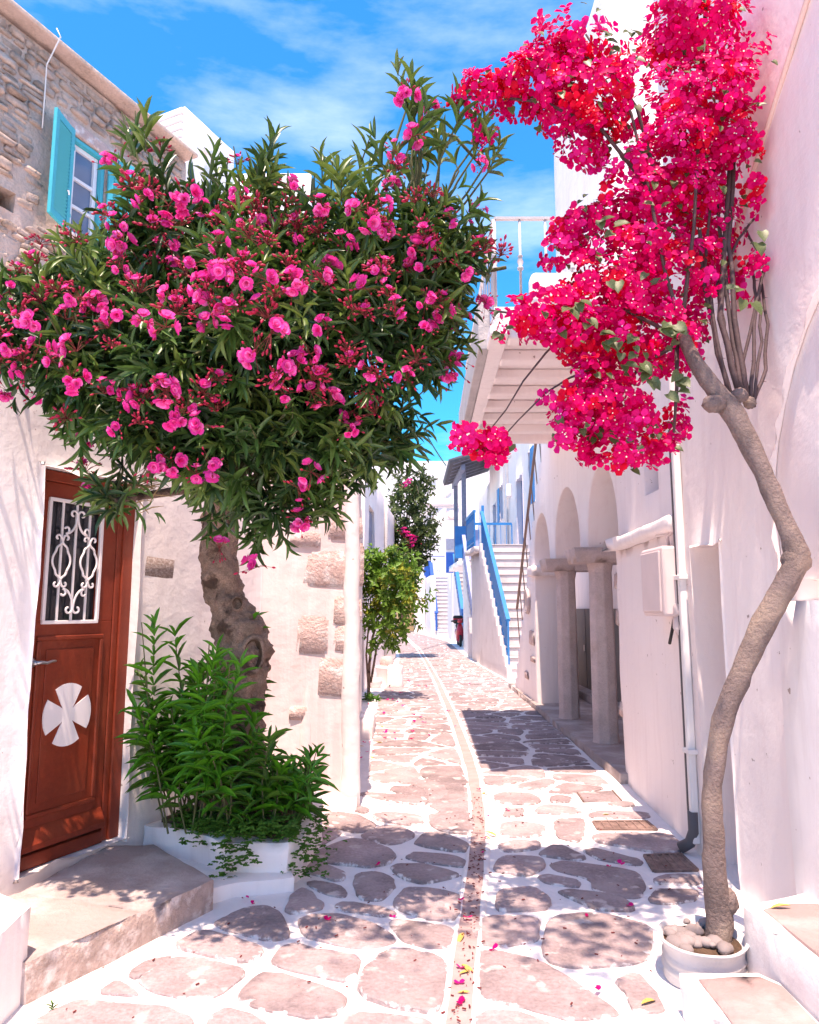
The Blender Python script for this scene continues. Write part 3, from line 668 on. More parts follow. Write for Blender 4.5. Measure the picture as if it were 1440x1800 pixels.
def mould(s0, z0, s1, z1, wd, pr, name='panel_moulding'):
    for (a, b_, c_, d_, v) in ((s0, z0, s1, z0, 0), (s0, z1, s1, z1, 0), (s0, z0 + wd / 2, s0, z1 - wd / 2, 1), (s1, z0 + wd / 2, s1, z1 - wd / 2, 1)):
        k = MB(); dbar(k, a - (0 if v else wd / 2), b_, c_ + (0 if v else wd / 2), d_, 0.042 + pr / 2, pr, wd, bool(v)); k.build(name, M['brown'], door, bevel=pr * 0.45, seg=2)
mould(0.085, 0.42, 0.50, 1.34, 0.026, 0.014)
k = MB(); k.bar(DP(0.135, 0.88, 0.0455), DP(0.45, 0.88, 0.0455), 0.007, 0.80); k.build('door_panel', M['brown'], door, bevel=0.003)
# pane, white frame and ironwork
g = MB(); g.bar(DP(GS0, (GZ0 + GZ1) / 2, 0.012), DP(GS1, (GZ0 + GZ1) / 2, 0.012), 0.008, GZ1 - GZ0); g.build('pane', M['glass'], door)
for (a, b_, c_, d_, v) in ((GS0 - .008, GZ0 - .004, GS1 + .008, GZ0 - .004, 0), (GS0 - .008, GZ1 + .004, GS1 + .008, GZ1 + .004, 0), (GS0 - .001, GZ0 + .006, GS0 - .001, GZ1 - .006, 1), (GS1 + .001, GZ0 + .006, GS1 + .001, GZ1 - .006, 1)):
    k = MB(); dbar(k, a, b_, c_, d_, 0.046, 0.020, 0.020, bool(v)); k.build('grille_frame', M['iron'], door, bevel=0.003)
gc, gz = (GS0 + GS1) / 2, (GZ0 + GZ1) / 2
for ds in (-0.092, 0.0, 0.092):
    k = MB(); dbar(k, gc + ds, GZ0 + .004, gc + ds, GZ1 - .004, 0.046, 0.010, 0.010, True); k.build('grille_bar', M['iron'], door)
def curl(c, r, a0, turns, n=14):
    return [(c[0] + r * (1 - 0.62 * i / n) * math.cos(a0 + turns * i / n), c[1] + r * (1 - 0.62 * i / n) * math.sin(a0 + turns * i / n)) for i in range(n + 1)]
def scroll(pts, r=0.0062):
    k = MB(); k.tube([DP(gc + x, gz + z, 0.056) for x, z in pts], r, 6); k.build('grille_scroll', M['iron'], door, smooth=True)
def bez(a, b, c, d, n=10): return [((1-t)**3*a[0]+3*t*(1-t)**2*b[0]+3*t*t*(1-t)*c[0]+t**3*d[0], (1-t)**3*a[1]+3*t*(1-t)**2*b[1]+3*t*t*(1-t)*c[1]+t**3*d[1]) for t in [i/n for i in range(n+1)]]
for vz in (1, -1):
    for sx in (1, -1):
        top = curl((0.028, 0.268), 0.026, math.pi, -4.6)[::-1]; low = curl((0.072, 0.178), 0.024, -math.pi / 2, -4.4)
        p = top + bez((0.002, 0.262), (0.004, 0.20), (0.035, 0.158), (0.068, 0.154)) + low
        scroll([(sx * x, vz * z) for x, z in p])
        p = curl((0.066, 0.128), 0.020, 0.0, 4.4)[::-1] + bez((0.086, 0.128), (0.090, 0.112), (0.092, 0.105), (0.092, 0.098)); scroll([(sx * x, vz * z) for x, z in p])
        p = curl((0.120, 0.128), 0.020, math.pi, -4.4)[::-1] + bez((0.098, 0.128), (0.094, 0.112), (0.092, 0.105), (0.092, 0.098)); scroll([(sx * x, vz * z) for x, z in p])
for sx in (-0.092, 0.092):
    for q in (1, -1):
        h = bez((0, 0.108), (0.008, 0.082), (0.034, 0.088), (0.036, 0.062), 6) + bez((0.036, 0.062), (0.036, 0.046), (0.058, 0.034), (0.058, 0.0), 6)
        h2 = [(x, -z) for x, z in h][::-1]
        scroll([(sx + q * x, z) for x, z in h + h2[1:]])
# white cross
cp = []; RC = 0.17; cz = 0.918
for k in range(4):
    th = math.pi / 2 * k
    cp += [(th - R(45), 0.045), (th - R(40), 0.075), (th - R(35.5), 0.115), (th - R(33), RC)] + [(th + R(a), RC) for a in range(-26, 27, 6)] + [(th + R(33), RC), (th + R(35.5), 0.115), (th + R(40), 0.075)]
cc = 0.292; vsx = []
for o in (0.0492, 0.0545): vsx += [DP(cc + r * math.cos(a) * 0.92, cz + r * math.sin(a), o) for a, r in cp]
n = len(cp); k = MB(); k.add(vsx, [tuple(range(n, 2 * n)), tuple(range(n))[::-1]] + [(i, (i+1) % n, n + (i+1) % n, n + i) for i in range(n)])
for f in range(2): pass
k.build('cross_emblem', M['iron'], door, label='white cross with flared arms on the lower panel')
# handle
k = MB(); k.lathe([(0.0, 0), (0.027, 0.0), (0.027, 0.008), (0.02, 0.012), (0.011, 0.014), (0.011, 0.05), (0.0, 0.05)], (0, 0, 0), 18)
mh = Matrix((U, Z, NO)).transposed().to_4x4(); mh.translation = DP(0.05, 1.215, 0.042); k.v = [mh @ p for p in k.v]
hd = [DP(0.05, 1.215, 0.086), DP(0.075, 1.217, 0.092), DP(0.11, 1.212, 0.092), DP(0.145, 1.219, 0.088), DP(0.172, 1.218, 0.082)]
k.tube(hd, [0.010, 0.0095, 0.008, 0.007, 0.006], 8); k.build('handle', M['steel'], door, smooth=True)

# stones left bare in the whitewashed wall
def onplane(px, py, p0, n):
    r = ray(px, py); e = Vector((0, 0, EYE)); return e + r * ((Vector(p0) - e).dot(n) / r.dot(n))
b2 = Vector((-0.42, 5.66, 0)); u1 = (b2 - B1); u1.z = 0; u1.normalize(); n1 = Vector((u1.y, -u1.x, 0))
wrocks = []
for sd in range(4):
    k = bmesh.new(); bmesh.ops.create_cube(k, size=1.0); bmesh.ops.bevel(k, geom=list(k.edges), offset=0.09, segments=2, affect='EDGES')
    for v in k.verts: v.co += noise.noise_vector(v.co * 2.4 + Vector((sd * 3.7, 1, 0))) * 0.15
    me = bpy.data.meshes.new('exposed_stone'); k.to_mesh(me); k.free(); me.materials.append(M['wallstone']); me.polygons.foreach_set('use_smooth', [True] * len(me.polygons)); wrocks.append(me)
for i, (x0, y0, x1, y1) in enumerate([(540, 972, 613, 1034), (617, 958, 639, 1030), (524, 1086, 576, 1148), (586, 1052, 634, 1098), (588, 1102, 630, 1150), (562, 1162, 612, 1224), (614, 1156, 632, 1224), (508, 1243, 539, 1265), (582, 908, 637, 950), (512, 935, 562, 962)]):
    p, q = onplane(x0, y0, B1, n1), onplane(x1, y1, B1, n1); c = (p + q) / 2
    inst('exposed_stone', wrocks[i % 4], frame_mat(u1, n1, c - n1 * 0.022, abs((q - p).dot(u1)) * 1.04, 0.07, abs(p.z - q.z) * 1.04), house)
p, q = onplane(254, 976, E1, NO), onplane(306, 1021, E1, NO); c = (p + q) / 2
wr2 = wrocks[1].copy(); wr2.materials[0] = M['roughstone']
inst('exposed_stone', wr2, frame_mat(U, NO, c - NO * 0.027, abs((q - p).dot(U)) * 1.05, 0.07, abs(p.z - q.z)), house)
# soft plaster ribs and corner roll on the buttress, as slapped on by hand
k = MB(); k.tube([Vector((-0.455, 5.655, z)) + Vector((0.012 * noise.noise((z * 2, 1, 0)) , 0.012 * noise.noise((z * 2, 5, 0)), 0)) for z in [i * 0.14 for i in range(20)]], [0.075 - 0.02 * (i / 20) + 0.018 * noise.noise((i * .6, 3, 0)) for i in range(20)], 12, wob=0.25)
k.build('corner_roll', M['white'], house, smooth=True)
k = MB(); k.tube([Vector((-0.80 + 0.03 * noise.noise((z * 1.3, 7, 0)), 5.64, z)) for z in [i * 0.12 for i in range(11)]], [0.075 - 0.0055 * i for i in range(11)], 10, wob=0.3); k.build('plaster_rib', M['rose'], house, smooth=True)
k = MB(); pts = [(-1.2 + 0.8 * i / 12, 5.60 + 0.05 * i / 12 , 0.0) for i in range(13)]; k.tube([Vector(p) for p in pts], [0.11 + 0.02 * noise.noise((i * .8, 0, 0)) for i in range(13)], 10, wob=0.2); k.build('plaster_foot', M['rose'], house, smooth=True)

# doorstep of two slabs, low white block, planter
st = thing('doorstep', 'worn stone doorstep of two slabs in front of the brown door', 'step', (-1.5, 3.5, 0))
def block(name, poly, z0, z1, m, parent, front, step=0.06, amp=0.012, freq=9.0):
    return body(name, poly, z0, z1, m, parent, step=step, amp=amp, bevel=0.006, freq=freq)
SA0, SB0, SM = (-1.47, 2.95), (-0.985, 3.80), (-1.205, 3.415)
o = block('slab', [(-1.72, 2.90), SA0, SM, (-1.88, 3.62), (-2.03, 3.40)], -0.05, 0.152, [M['stepstone'], M['roughstone']], st, 0, amp=0.010)
for f in o.data.polygons:
    if f.normal.z < 0.4 and f.normal.x > 0.2: f.material_index = 1
o = block('slab', [SM, SB0, (-1.48, 4.34), (-1.74, 4.30), (-1.88, 3.62)], -0.05, 0.146, [M['stepstone'], M['roughstone']], st, 0, amp=0.006)
for f in o.data.polygons:
    if f.normal.z < 0.4 and f.normal.x > 0.2: f.material_index = 1
body('kerb_block', [(-2.6, 2.0), (-1.49, 2.0), (-1.47, 2.60), (-1.50, 2.99), (-1.70, 3.12), (-2.15, 3.28), (-2.6, 2.5)], -0.05, 0.33, M['white'], None, step=0.09, amp=0.015, bevel=0.035, freq=3.0,
     label='low whitewashed block at the near end of the doorstep', cat='kerb block')
pl = thing('planter', 'whitewashed masonry planter built round the oleander trunk', 'planter', (-1.0, 4.5, 0))
PP = [(-1.60, 4.46), (-1.28, 4.30), (-1.04, 4.12), (-0.68, 4.10), (-0.60, 4.22), (-0.56, 4.85), (-0.72, 5.50), (-1.14, 5.46)]
body('planter_wall', PP, -0.05, 0.235, M['white'], pl, step=0.07, amp=0.030, bevel=0.035, freq=3.2)
k = MB(); cc_ = Vector((-0.98, 4.72)); k.prism([tuple(cc_ + (Vector(p) - cc_) * 0.84) for p in PP], 0.17, 0.25); k.build('soil', M['soil'], pl, bevel=0.01)
body('plaster_apron', [(-1.62, 4.42), (-1.02, 3.86), (-0.92, 3.96), (-0.62, 4.04), (-0.66, 4.14), (-1.04, 4.16), (-1.5, 4.44)], -0.04, 0.075, M['white'], pl, step=0.08, amp=0.012, bevel=0.02, freq=4.0)

# white block house standing higher behind the rubble house
c0 = at(325, 187, 9.6)
wbk = thing('white_house', 'bright white block rising behind the rubble roofline', 'house', (c0.x - 0.8, c0.y + 1, 0))
P0 = Vector((c0.x, c0.y, 0)); left = -NO
pts = [P0 - NO * 1.6, P0, P0 + U * 1.15, P0 + U * 1.15 - NO * 1.6]
body('wall', [(p.x, p.y) for p in pts], -0.05, c0.z, M['white'], wbk, step=0.3, amp=0.015, bevel=0.03)
for i in range(9):                                                   # courses of whitewashed blocks showing on its near face
    z = c0.z - 0.07 - 0.125 * i
    k = MB(); k.bar(P0 - NO * 1.58 - U * 0.012 + Z * z, P0 - NO * 0.012 - U * 0.012 + Z * z, 0.06, 0.105); k.build('course', M['white'], wbk, bevel=0.02)
dk = P0 + U * 0.45 + NO * 0.03 + Z * (c0.z - 0.42)
k = MB(); k.lathe([(0, 0), (0.07, 0), (0.085, 0.02), (0.07, 0.05), (0, 0.055)], (0, 0, 0), 16)
mh = Matrix((U, Z, NO)).transposed().to_4x4(); mh.translation = dk; k.v = [mh @ p for p in k.v]; k.build('wall_lamp', M['paintw'], wbk, smooth=True)
p = at(430, 293, 13.0); q = at(545, 293, 13.0)
wh = thing('white_house', 'white flat roof glimpsed through the top of the oleander', 'house', ((p.x + q.x) / 2, 14, 0))
body('wall', [(p.x - 0.6, 13.2), (q.x, 13.2), (q.x, 16), (p.x - 0.6, 16)], -0.05, p.z, M['white'], wh, step=0.5, amp=0.02, bevel=0.04)

# farther left row
lh = thing('low_house', 'low white house wall behind the citrus tree on the left', 'house', (-2.5, 10, 0))
body('wall', [(-0.60, 7.66), (-0.60, 9.0), (-0.86, 13.0), (-4, 13.0), (-4, 7.66)], -0.05, 2.75, M['pink'], lh, step=0.3, amp=0.015, bevel=0.04)
body('bench', [(-0.60, 8.5), (-0.42, 8.5), (-0.44, 9.5), (-0.62, 9.5)], -0.05, 0.22, M['white'], None, step=0.12, amp=0.01, bevel=0.02, label='low white masonry step against the left wall', cat='step')
l3 = thing('white_house', 'narrow white house with grey shuttered window beyond the citrus tree', 'house', (-2.2, 18, 0))
s0 = 0.62
body('wall', [(-0.84, 13.2), (-0.42, 22.5), (-5, 22.5), (-5, 13.2)], -0.05, 4.25, M['white'], l3, holes={0: [[(0.75, 2.35), (1.95, 2.35), (1.95, 3.55), (0.75, 3.55)]]}, depth=0.14, step=0.35, amp=0.015, bevel=0.05)
ul = Vector((0.42, 9.3, 0)).normalized(); nl = Vector((ul.y, -ul.x, 0)); o3 = Vector((-0.84, 13.2, 0))
for s in (0.76, 1.36):
    k = MB(); k.bar(o3 + ul * (s + .02) + Z * 2.94 - nl * 0.07, o3 + ul * (s + .57) + Z * 2.94 - nl * 0.07, 0.035, 1.14); k.build('shutter', M['slate'], l3, bevel=0.005)
k = MB(); k.tube([o3 + ul * 4.6 + nl * 0.04 + Z * z for z in (0.02, 1.4, 2.8, 4.2)], 0.045, 8); k.build('downpipe', M['concrete'], l3, smooth=True)
# ------------------------------------------------------------------ near right house with its steps
nr = thing('pink_house', 'tall pale pink house at the right edge with arched relief and narrow doorway', 'house', (3.2, 2.0, 0))
AR = [(1.2, 1.62), (3.2, 1.62)] + [(2.2 + 1.0 * math.cos(R(a)), 1.95 + 1.05 * math.sin(R(a))) for a in range(0, 181, 10)]
body('wall', [(1.78, 4.65), (1.78, -2.5), (6, -2.5), (6, 4.65)], -0.05, 6.6, M['pink'], nr,
     holes={0: [[(0.19, -0.02), (0.60, -0.02), (0.60, 1.88), (0.19, 1.88)], AR]}, depth=[0.32, 0.028], step=0.22, amp=0.010, bevel=0.018)
body('buttress', [(1.672, 3.27), (1.66, 0.2), (1.776, 0.2), (1.776, 3.30)], 0.28, 1.53, M['white'], nr, step=0.14, amp=0.008, bevel=0.02)
k = MB(); k.tube([Vector((1.765, 2.55, 4.40)), Vector((1.765, 2.82, 4.18)), Vector((1.765, 3.36, 3.74)), Vector((1.765, 3.60, 3.54)), Vector((1.765, 3.66, 3.44)), Vector((1.765, 3.68, 3.1))], 0.013, 8); k.build('conduit', M['conduit'], nr, smooth=True)
k = MB(); k.box((1.757, 4.60, 1.62), (0.05, 0.05, 3.1)); dp = k.build('downpipe', M['pipe'], nr, bevel=0.012)
k = MB(); k.box((1.748, 4.655, 1.50), (0.02, 0.018, 2.5)); k.build('gap_shade_strip', M['darkgap'], nr)  # solid strip whose dark colour stands in for the shaded gap here
k = MB(); k.tube([Vector((1.75, 4.60, 0.26)), Vector((1.75, 4.60, 0.14)), Vector((1.73, 4.62, 0.07)), Vector((1.68, 4.65, 0.03))], 0.034, 10); k.build('pipe_elbow', M['darkgap'], dp, smooth=True)
for z in (0.62, 1.7, 2.7):
    k = MB(); k.box((1.757, 4.60, z), (0.072, 0.10, 0.03)); k.build('pipe_clip', M['pipe'], dp, bevel=0.005)
M['pinkstep'] = mat('pink_step_stone', (0.34, 0.24, 0.23), 0.9, 0.10, 4.0, 0.5, 24.0, stain=(0.46, 0.37, 0.36), stain_sc=3.0)
def pink_step(poly, top, z1, label):
    c = sum((Vector(p) for p in poly), Vector((0, 0))) / len(poly); t = thing('step', label, 'step', (c.x, c.y, 0))
    body('step_body', poly, -0.05, z1, M['white'], t, step=0.08, amp=0.006, bevel=0.022, freq=4)
    body('step_top', top, z1 - 0.03, z1 + 0.007, M['pinkstep'], t, step=0.07, amp=0.007, bevel=0.006, freq=5)
pink_step([(1.0, 1.2), (1.345, 1.2), (1.345, 2.80), (1.30, 2.87), (1.01, 2.86)], [(1.05, 1.25), (1.335, 1.25), (1.335, 2.76), (1.29, 2.825), (1.06, 2.81)], 0.150, 'lower pink-topped step at the bottom right corner')
pink_step([(1.352, 1.2), (1.775, 1.2), (1.775, 3.25), (1.50, 3.14), (1.356, 3.08)], [(1.41, 1.25), (1.655, 1.25), (1.66, 3.08), (1.52, 3.085), (1.415, 3.03)], 0.302, 'upper pink-topped step beside the bougainvillea pot')

# ------------------------------------------------------------------ arcade house
ah = thing('arcade_house', 'pale pink house with three tall arches on stone columns', 'house', (2.6, 9, 0))
FX, SPR = 1.93, 2.15
def S(y): return y - 4.66
ol = [(S(4.66), SPR - 0.05)]
for (ya, yb, rise) in ((6.55, 7.68, 0.80), (8.03, 9.42, 0.84), (9.78, 11.0, 0.74)):
    ym, hw = (ya + yb) / 2, (yb - ya) / 2
    ol.append((S(ya), SPR))
    for a in range(170, 9, -10):
        ol.append((S(ym + hw * math.cos(R(a))), SPR + rise * math.sin(R(a)) ** 0.92))
    ol.append((S(yb), SPR))
ol.append((S(11.0), 0.0)); ol.append((S(13.3), 0.0))
nst = 15
for i in range(nst):
    y1 = 13.3 - 3.26 * i / nst; y2 = 13.3 - 3.26 * (i + 1) / nst
    ol += [(S(y1), 0.26 * (i + 1)), (S(y2), 0.26 * (i + 1))]
ol += [(S(y2), 4.35), (S(4.66), 4.35)]
# drop repeated points
ol = [p for i, p in enumerate(ol) if i == 0 or (Vector(p) - Vector(ol[i-1])).length > 1e-3]
slab('arch_wall', ol, (FX, 4.66, 0), (0, 1, 0), (-1, 0, 0), 0.5, M['pink'], ah, step=0.16, amp=0.007, bevel=0.015, holes=[[(S(5.45), 2.42), (S(5.78), 2.42), (S(5.78), 3.0), (S(5.45), 3.0)]])
for i, (yc, x0, x1) in enumerate(((7.855, 1.80, 2.44), (9.60, 1.82, 2.44), (11.08, 1.86, 2.42))):
    cp_ = body('capital', [(x0, yc - 0.20), (x1, yc - 0.20), (x1, yc + 0.20), (x0, yc + 0.20)], SPR - 0.155, SPR + 0.004, M['pink'] if i == 2 else M['column'], ah, step=0.1, amp=0.006, bevel=0.03, batter=-0.22 if i < 2 else 0)
for yc in (7.855, 9.60):
    k = MB(); prof = [(0.150, 0.07), (0.140, 0.13), (0.138, 1.0), (0.128, SPR - 0.26), (0.150, SPR - 0.15)]
    k.lathe(prof, (2.10, yc, 0), 8)
    for j in range(len(k.v)):
        p = k.v[j]; k.v[j] = p + noise.noise_vector(p * 4) * 0.006
    co_ = k.build('column', M['column'], ah, bevel=0.012)
body('plinth', [(1.90, 14.0), (1.82, 6.40), (3.2, 6.40), (3.2, 14.0)], -0.05, 0.085, M['stepstone'], ah, step=0.15, amp=0.012, bevel=0.015)
body('pier_wall', [(1.885, 6.48), (1.795, 4.668), (2.42, 4.668), (2.42, 6.50)], -0.05, 2.02, M['pink'], ah, step=0.11, amp=0.016, bevel=0.04, freq=2.6)
body('pier_cap', [(1.80, 6.54), (1.715, 4.672), (2.30, 4.672), (2.30, 6.56)], 2.02, 2.125, M['white'], ah, step=0.11, amp=0.014, bevel=0.035, freq=2.6)
body('back_wall', [(2.98, 13.6), (2.98, 4.68), (3.4, 4.68), (3.4, 13.6)], -0.05, 3.6, M['pink'], ah, step=0.5, amp=0.01, bevel=0)
body('end_wall', [(2.44, 13.45), (2.44, 13.25), (2.97, 13.25), (2.97, 13.45)], -0.05, 3.6, M['pink'], ah, step=0.5, amp=0.0, bevel=0)
k = MB(); k.box((2.69, 8.4, 3.42), (0.56, 7.4, 0.2)); k.build('ceiling', M['pink'], ah)
k = MB(); k.box((2.69, 4.80, 1.8), (0.54, 0.2, 3.4)); k.build('end_wall', M['pink'], ah)
for i in range(6):
    y = 8.3 + 0.82 * i
    k = MB(); k.box((2.955, y, 0.80), (0.05, 0.79, 1.40)); pn = k.build('wood_panel', M['grey'], ah, bevel=0.008)
    k = MB(); k.box((2.925, y - 0.33, 0.85), (0.02, 0.03, 0.10)); k.build('panel_handle', M['steel'], pn)
k = MB(); k.box((2.85, 10.5, 0.14), (0.25, 5.0, 0.12)); k.build('panel_base', M['stepstone'], ah, bevel=0.01)
# stones showing in the end pier, round plaque
for (yy, z, L, h) in ((11.32, 1.04, 0.42, 0.22), (11.28, 0.72, 0.36, 0.09), (11.9, 0.42, 0.3, 0.12)):
    inst('exposed_stone', wrocks[0], frame_mat(Vector((0, 1, 0)), Vector((-1, 0, 0)), Vector((FX + 0.01, yy, z)), L, 0.07, h), ah)
k = MB(); k.lathe([(0, 0), (0.205, 0), (0.21, 0.02), (0.20, 0.045), (0.17, 0.05), (0.16, 0.035), (0.0, 0.04)], (0, 0, 0), 28)
mh = Matrix(((0, 1, 0), (0, 0, 1), (-1, 0, 0))).transposed().to_4x4(); mh.translation = Vector((FX - 0.005, 11.62, 1.62)); k.v = [mh @ p for p in k.v]
k.build('round_plaque', M['column'], ah, smooth=True)
for i, (y, z) in enumerate(((6.51, 0.62), (6.51, 1.42), (6.52, 1.75))):
    inst('exposed_stone', wrocks[i], frame_mat(Vector((1, 0, 0)), Vector((0, 1, 0)), Vector((1.93, y - 0.02, z)), 0.12, 0.07, 0.14), ah)
# brown handrail up the stepped wall
hr = MB(); a_, b_ = Vector((FX - 0.02, 12.75, 1.50)), Vector((FX - 0.02, 9.95, 4.62)); hr.tube([a_, a_.lerp(b_, .5), b_], 0.022, 8); hrl = hr.build('handrail', M['brownrail'], ah, smooth=True)
for i in range(9):
    p = a_.lerp(b_, i / 8.0); k = MB(); k.tube([p, Vector((FX + 0.02, p.y, p.z - 0.62))], 0.010, 6); k.build('handrail_post', M['brownrail'], hrl)
# balcony
BY0, BY1, BZ = 5.65, 9.55, 3.84
bal = MB(); bal.prism([(0.705, BY0), (1.925, BY0), (1.925, BY1), (0.785, BY1)], BZ, BZ + 0.16); bo = bal.build('balcony', M['pink'], ah, bevel=0.01)
for i in range(8):
    y = BY0 + 0.12 + (BY1 - BY0 - 0.24) * i / 7.0
    k = MB(); k.box((1.375, y, BZ - 0.055), (1.09, 0.17, 0.106)); k.build('beam', M['pink'], bo, bevel=0.02)
k = MB(); k.prism([(0.665, BY0 - 0.03), (0.825, BY0 - 0.03), (0.905, BY1 + 0.02), (0.745, BY1 + 0.02)], BZ - 0.10, BZ - 0.004); k.build('edge_beam', M['white'], bo, bevel=0.015)
k = MB(); k.prism([(0.60, BY0 + 0.3), (0.70, BY0 + 0.3), (0.78, BY1), (0.68, BY1)], BZ - 0.10, BZ + 0.34); k.build('balcony_fascia', M['concrete'], bo, bevel=0.01)
body('parapet', [(1.02, BY0 - 0.01), (1.92, BY0 - 0.01), (1.92, BY0 + 0.14), (1.02, BY0 + 0.14)], BZ + 0.162, BZ + 0.47, M['white'], bo, step=0.12, amp=0.012, bevel=0.06)
rz0, rz1 = BZ + 0.16, BZ + 0.96
rl = MB(); c0_, c1_, c2_ = Vector((1.92, BY0 + 0.03, rz1)), Vector((0.72, BY0 + 0.03, rz1)), Vector((0.79, BY1 - 0.04, rz1))
rl.bar(c0_, c1_, 0.035, 0.022); rl.bar(c1_ + Vector((0, .02, 0)), c2_, 0.035, 0.022); rail = rl.build('railing', M['greyrail'], ah)
for i in range(6):
    p = c1_.lerp(c0_, i / 5.5); k = MB(); rr = 0.011 if i else 0.017
    k.lathe([(rr, -0.80), (rr, -0.47), (0.026, -0.46), (0.026, -0.44), (0.014, -0.43), (0.028, -0.39), (0.014, -0.35), (0.024, -0.34), (rr, -0.325), (rr, -0.012)], p, 8); k.build('baluster', M['greyrail'], rail, smooth=True)
for i in range(1, 16):
    p = c1_.lerp(c2_, i / 15.0); k = MB(); k.tube([p - Z * 0.79, p - Z * 0.012], 0.010, 6); k.build('baluster', M['greyrail'], rail)
# upper white house standing over the arcade
uh = thing('upper_house', 'tall white house rising behind the bougainvillea above the arcade', 'house', (3.2, 9, 4.36))
body('wall', [(2.24, 10.4), (2.24, 7.32), (5, 7.32), (5, 10.4)], 4.0, 9.0, M['white'], uh, holes={1: [[(0.25, 4.75), (0.80, 4.75), (0.80, 6.2), (0.25, 6.2)]]}, depth=0.18, step=0.3, amp=0.012, bevel=0.03, batter=0.012)
k = MB(); k.box((2.765, 7.50, 5.475), (0.53, 0.05, 1.43)); sh_ = k.build('shutter', M['greyrail'], uh, bevel=0.008)
k = MB(); k.tube([Vector((2.27, 7.36, 5.05)), Vector((2.12, 7.30, 5.06)), Vector((2.12, 7.30, 5.02))], 0.02, 8); k.build('water_spout', M['greyrail'], uh)

# meter box
Vv = lambda t: Vector(t) + Vector((0, -0.22, 0))
def kb(k_, c, d): return k_.box(Vv(c), d)
mbx = thing('meter_box', 'pinkish electricity meter box with loose cables on the pink pier', 'meter box', (1.78, 4.88, 1.45))
k = MB(); kb(k, (1.735, 5.08, 1.68), (0.17, 0.42, 0.46)); bx_ = k.build('box', M['boxpink'], mbx, bevel=0.018)
k = MB(); kb(k, (1.645, 5.08, 1.68), (0.016, 0.36, 0.40)); k.build('lid', M['boxpink'], mbx, bevel=0.006)
k = MB(); kb(k, (1.735, 5.31, 1.78), (0.12, 0.035, 0.18)); k.build('side_cover', M['boxpink'], mbx, bevel=0.008)
k = MB(); kb(k, (1.73, 5.315, 1.56), (0.10, 0.045, 0.12)); k.build('fuse_box', M['boxpink'], mbx, bevel=0.008)
k = MB(); k.tube([Vv((1.74, 4.86, 1.46)), Vv((1.73, 4.92, 1.56)), Vv((1.76, 4.90, 1.62)), Vv((1.78, 4.88, 1.66))], 0.035, 8); k.build('cable_sleeve', M['boxpink'], mbx, smooth=True)
k = MB(); k.tube([Vv((1.74, 4.90, 1.46)), Vv((1.735, 4.89, 1.38)), Vv((1.76, 4.90, 1.33)), Vv((1.77, 4.88, 1.36))], 0.028, 8); k.build('cable_sleeve', M['boxpink'], mbx, smooth=True)
k = MB(); k.tube([Vv((1.74, 4.93, 1.47)), Vv((1.73, 4.95, 1.38)), Vv((1.74, 5.05, 1.27))], 0.011, 6); k.build('cable', M['black'], mbx, smooth=True)
k = MB(); k.tube([Vv((1.79, 5.1, 1.90)), Vv((1.76, 5.06, 1.99)), Vv((1.79, 4.98, 2.03))], 0.012, 6); k.build('cable', M['boxpink'], mbx, smooth=True)

# ------------------------------------------------------------------ the houses with outside stairs farther up the street
def flight(root, y0, run, rise, n, xl0, xl1, xr, m=None):
    for i in range(n):
        ya, yb = y0 + run * i, y0 + run * (i + 1); xa = xl0 + (xl1 - xl0) * i / n; z = rise * (i + 1)
        k = MB(); k.prism([(xa, ya), (xr, ya), (xr, yb - 0.001), (xa, yb - 0.001)], -0.04, z); so_ = k.build('step', m or M['stair'], root, bevel=0.015)
        k = MB(); k.prism([(xa - 0.02, ya - 0.025), (xr, ya - 0.025), (xr, yb - 0.03), (xa - 0.02, yb - 0.03)], z + 0.001, z + 0.028); k.build('tread', M['tread'], so_, bevel=0.01)
def flank(root, y0, run, rise, n, xl0, xl1):
    L = run * n; o = [(0, -0.04), (L, -0.04), (L, n * rise + 0.05)]
    for i in range(n - 1, -1, -1): o += [(run * i - 0.03, (i + 1) * rise + 0.05)] + ([(run * i - 0.03, i * rise + 0.05)] if i else [])
    o[-1] = (-0.03, rise + 0.05); o.append((-0.03, -0.04)); o[0] = (0.02, -0.04)
    u = Vector((xl1 - xl0, L, 0)).normalized(); nv = Vector((-u.y, u.x, 0))
    slab('stair_flank', o, (xl0 - 0.05, y0, 0), u, nv, 0.10, M['stair'], root, step=0.3, amp=0.008, bevel=0.012)
def rail(root, a, b, m, nb, hgt=0.85, name='stair_railing', wd=0.05, solid=True, thick=0.012):
    a, b = Vector(a), Vector(b); k = MB(); k.bar(a + Z * hgt, b + Z * hgt, wd, 0.07); k.bar(a + Z * 0.12, b + Z * 0.12, 0.03, 0.03)
    r = k.build(name, m, root)
    me = None
    for i in range(nb + 1):
        p = a.lerp(b, i / nb); k = MB(); t = max(0.034, thick) if i in (0, nb) else max(0.016, thick * .8)
        k.box((p.x, p.y, p.z + hgt / 2), (t, t, hgt)); k.build('baluster', m, r)
        if solid and i < nb:
            q = a.lerp(b, (i + 0.5) / nb); k = MB(); k.box((q.x, q.y, q.z + hgt * 0.55), (thick, abs(b.y - a.y) / nb * 0.55 + abs(b.x - a.x) * 0.05 / nb + 0.03, hgt * 0.5)); k.build('rail_plate', m, r)
    return r
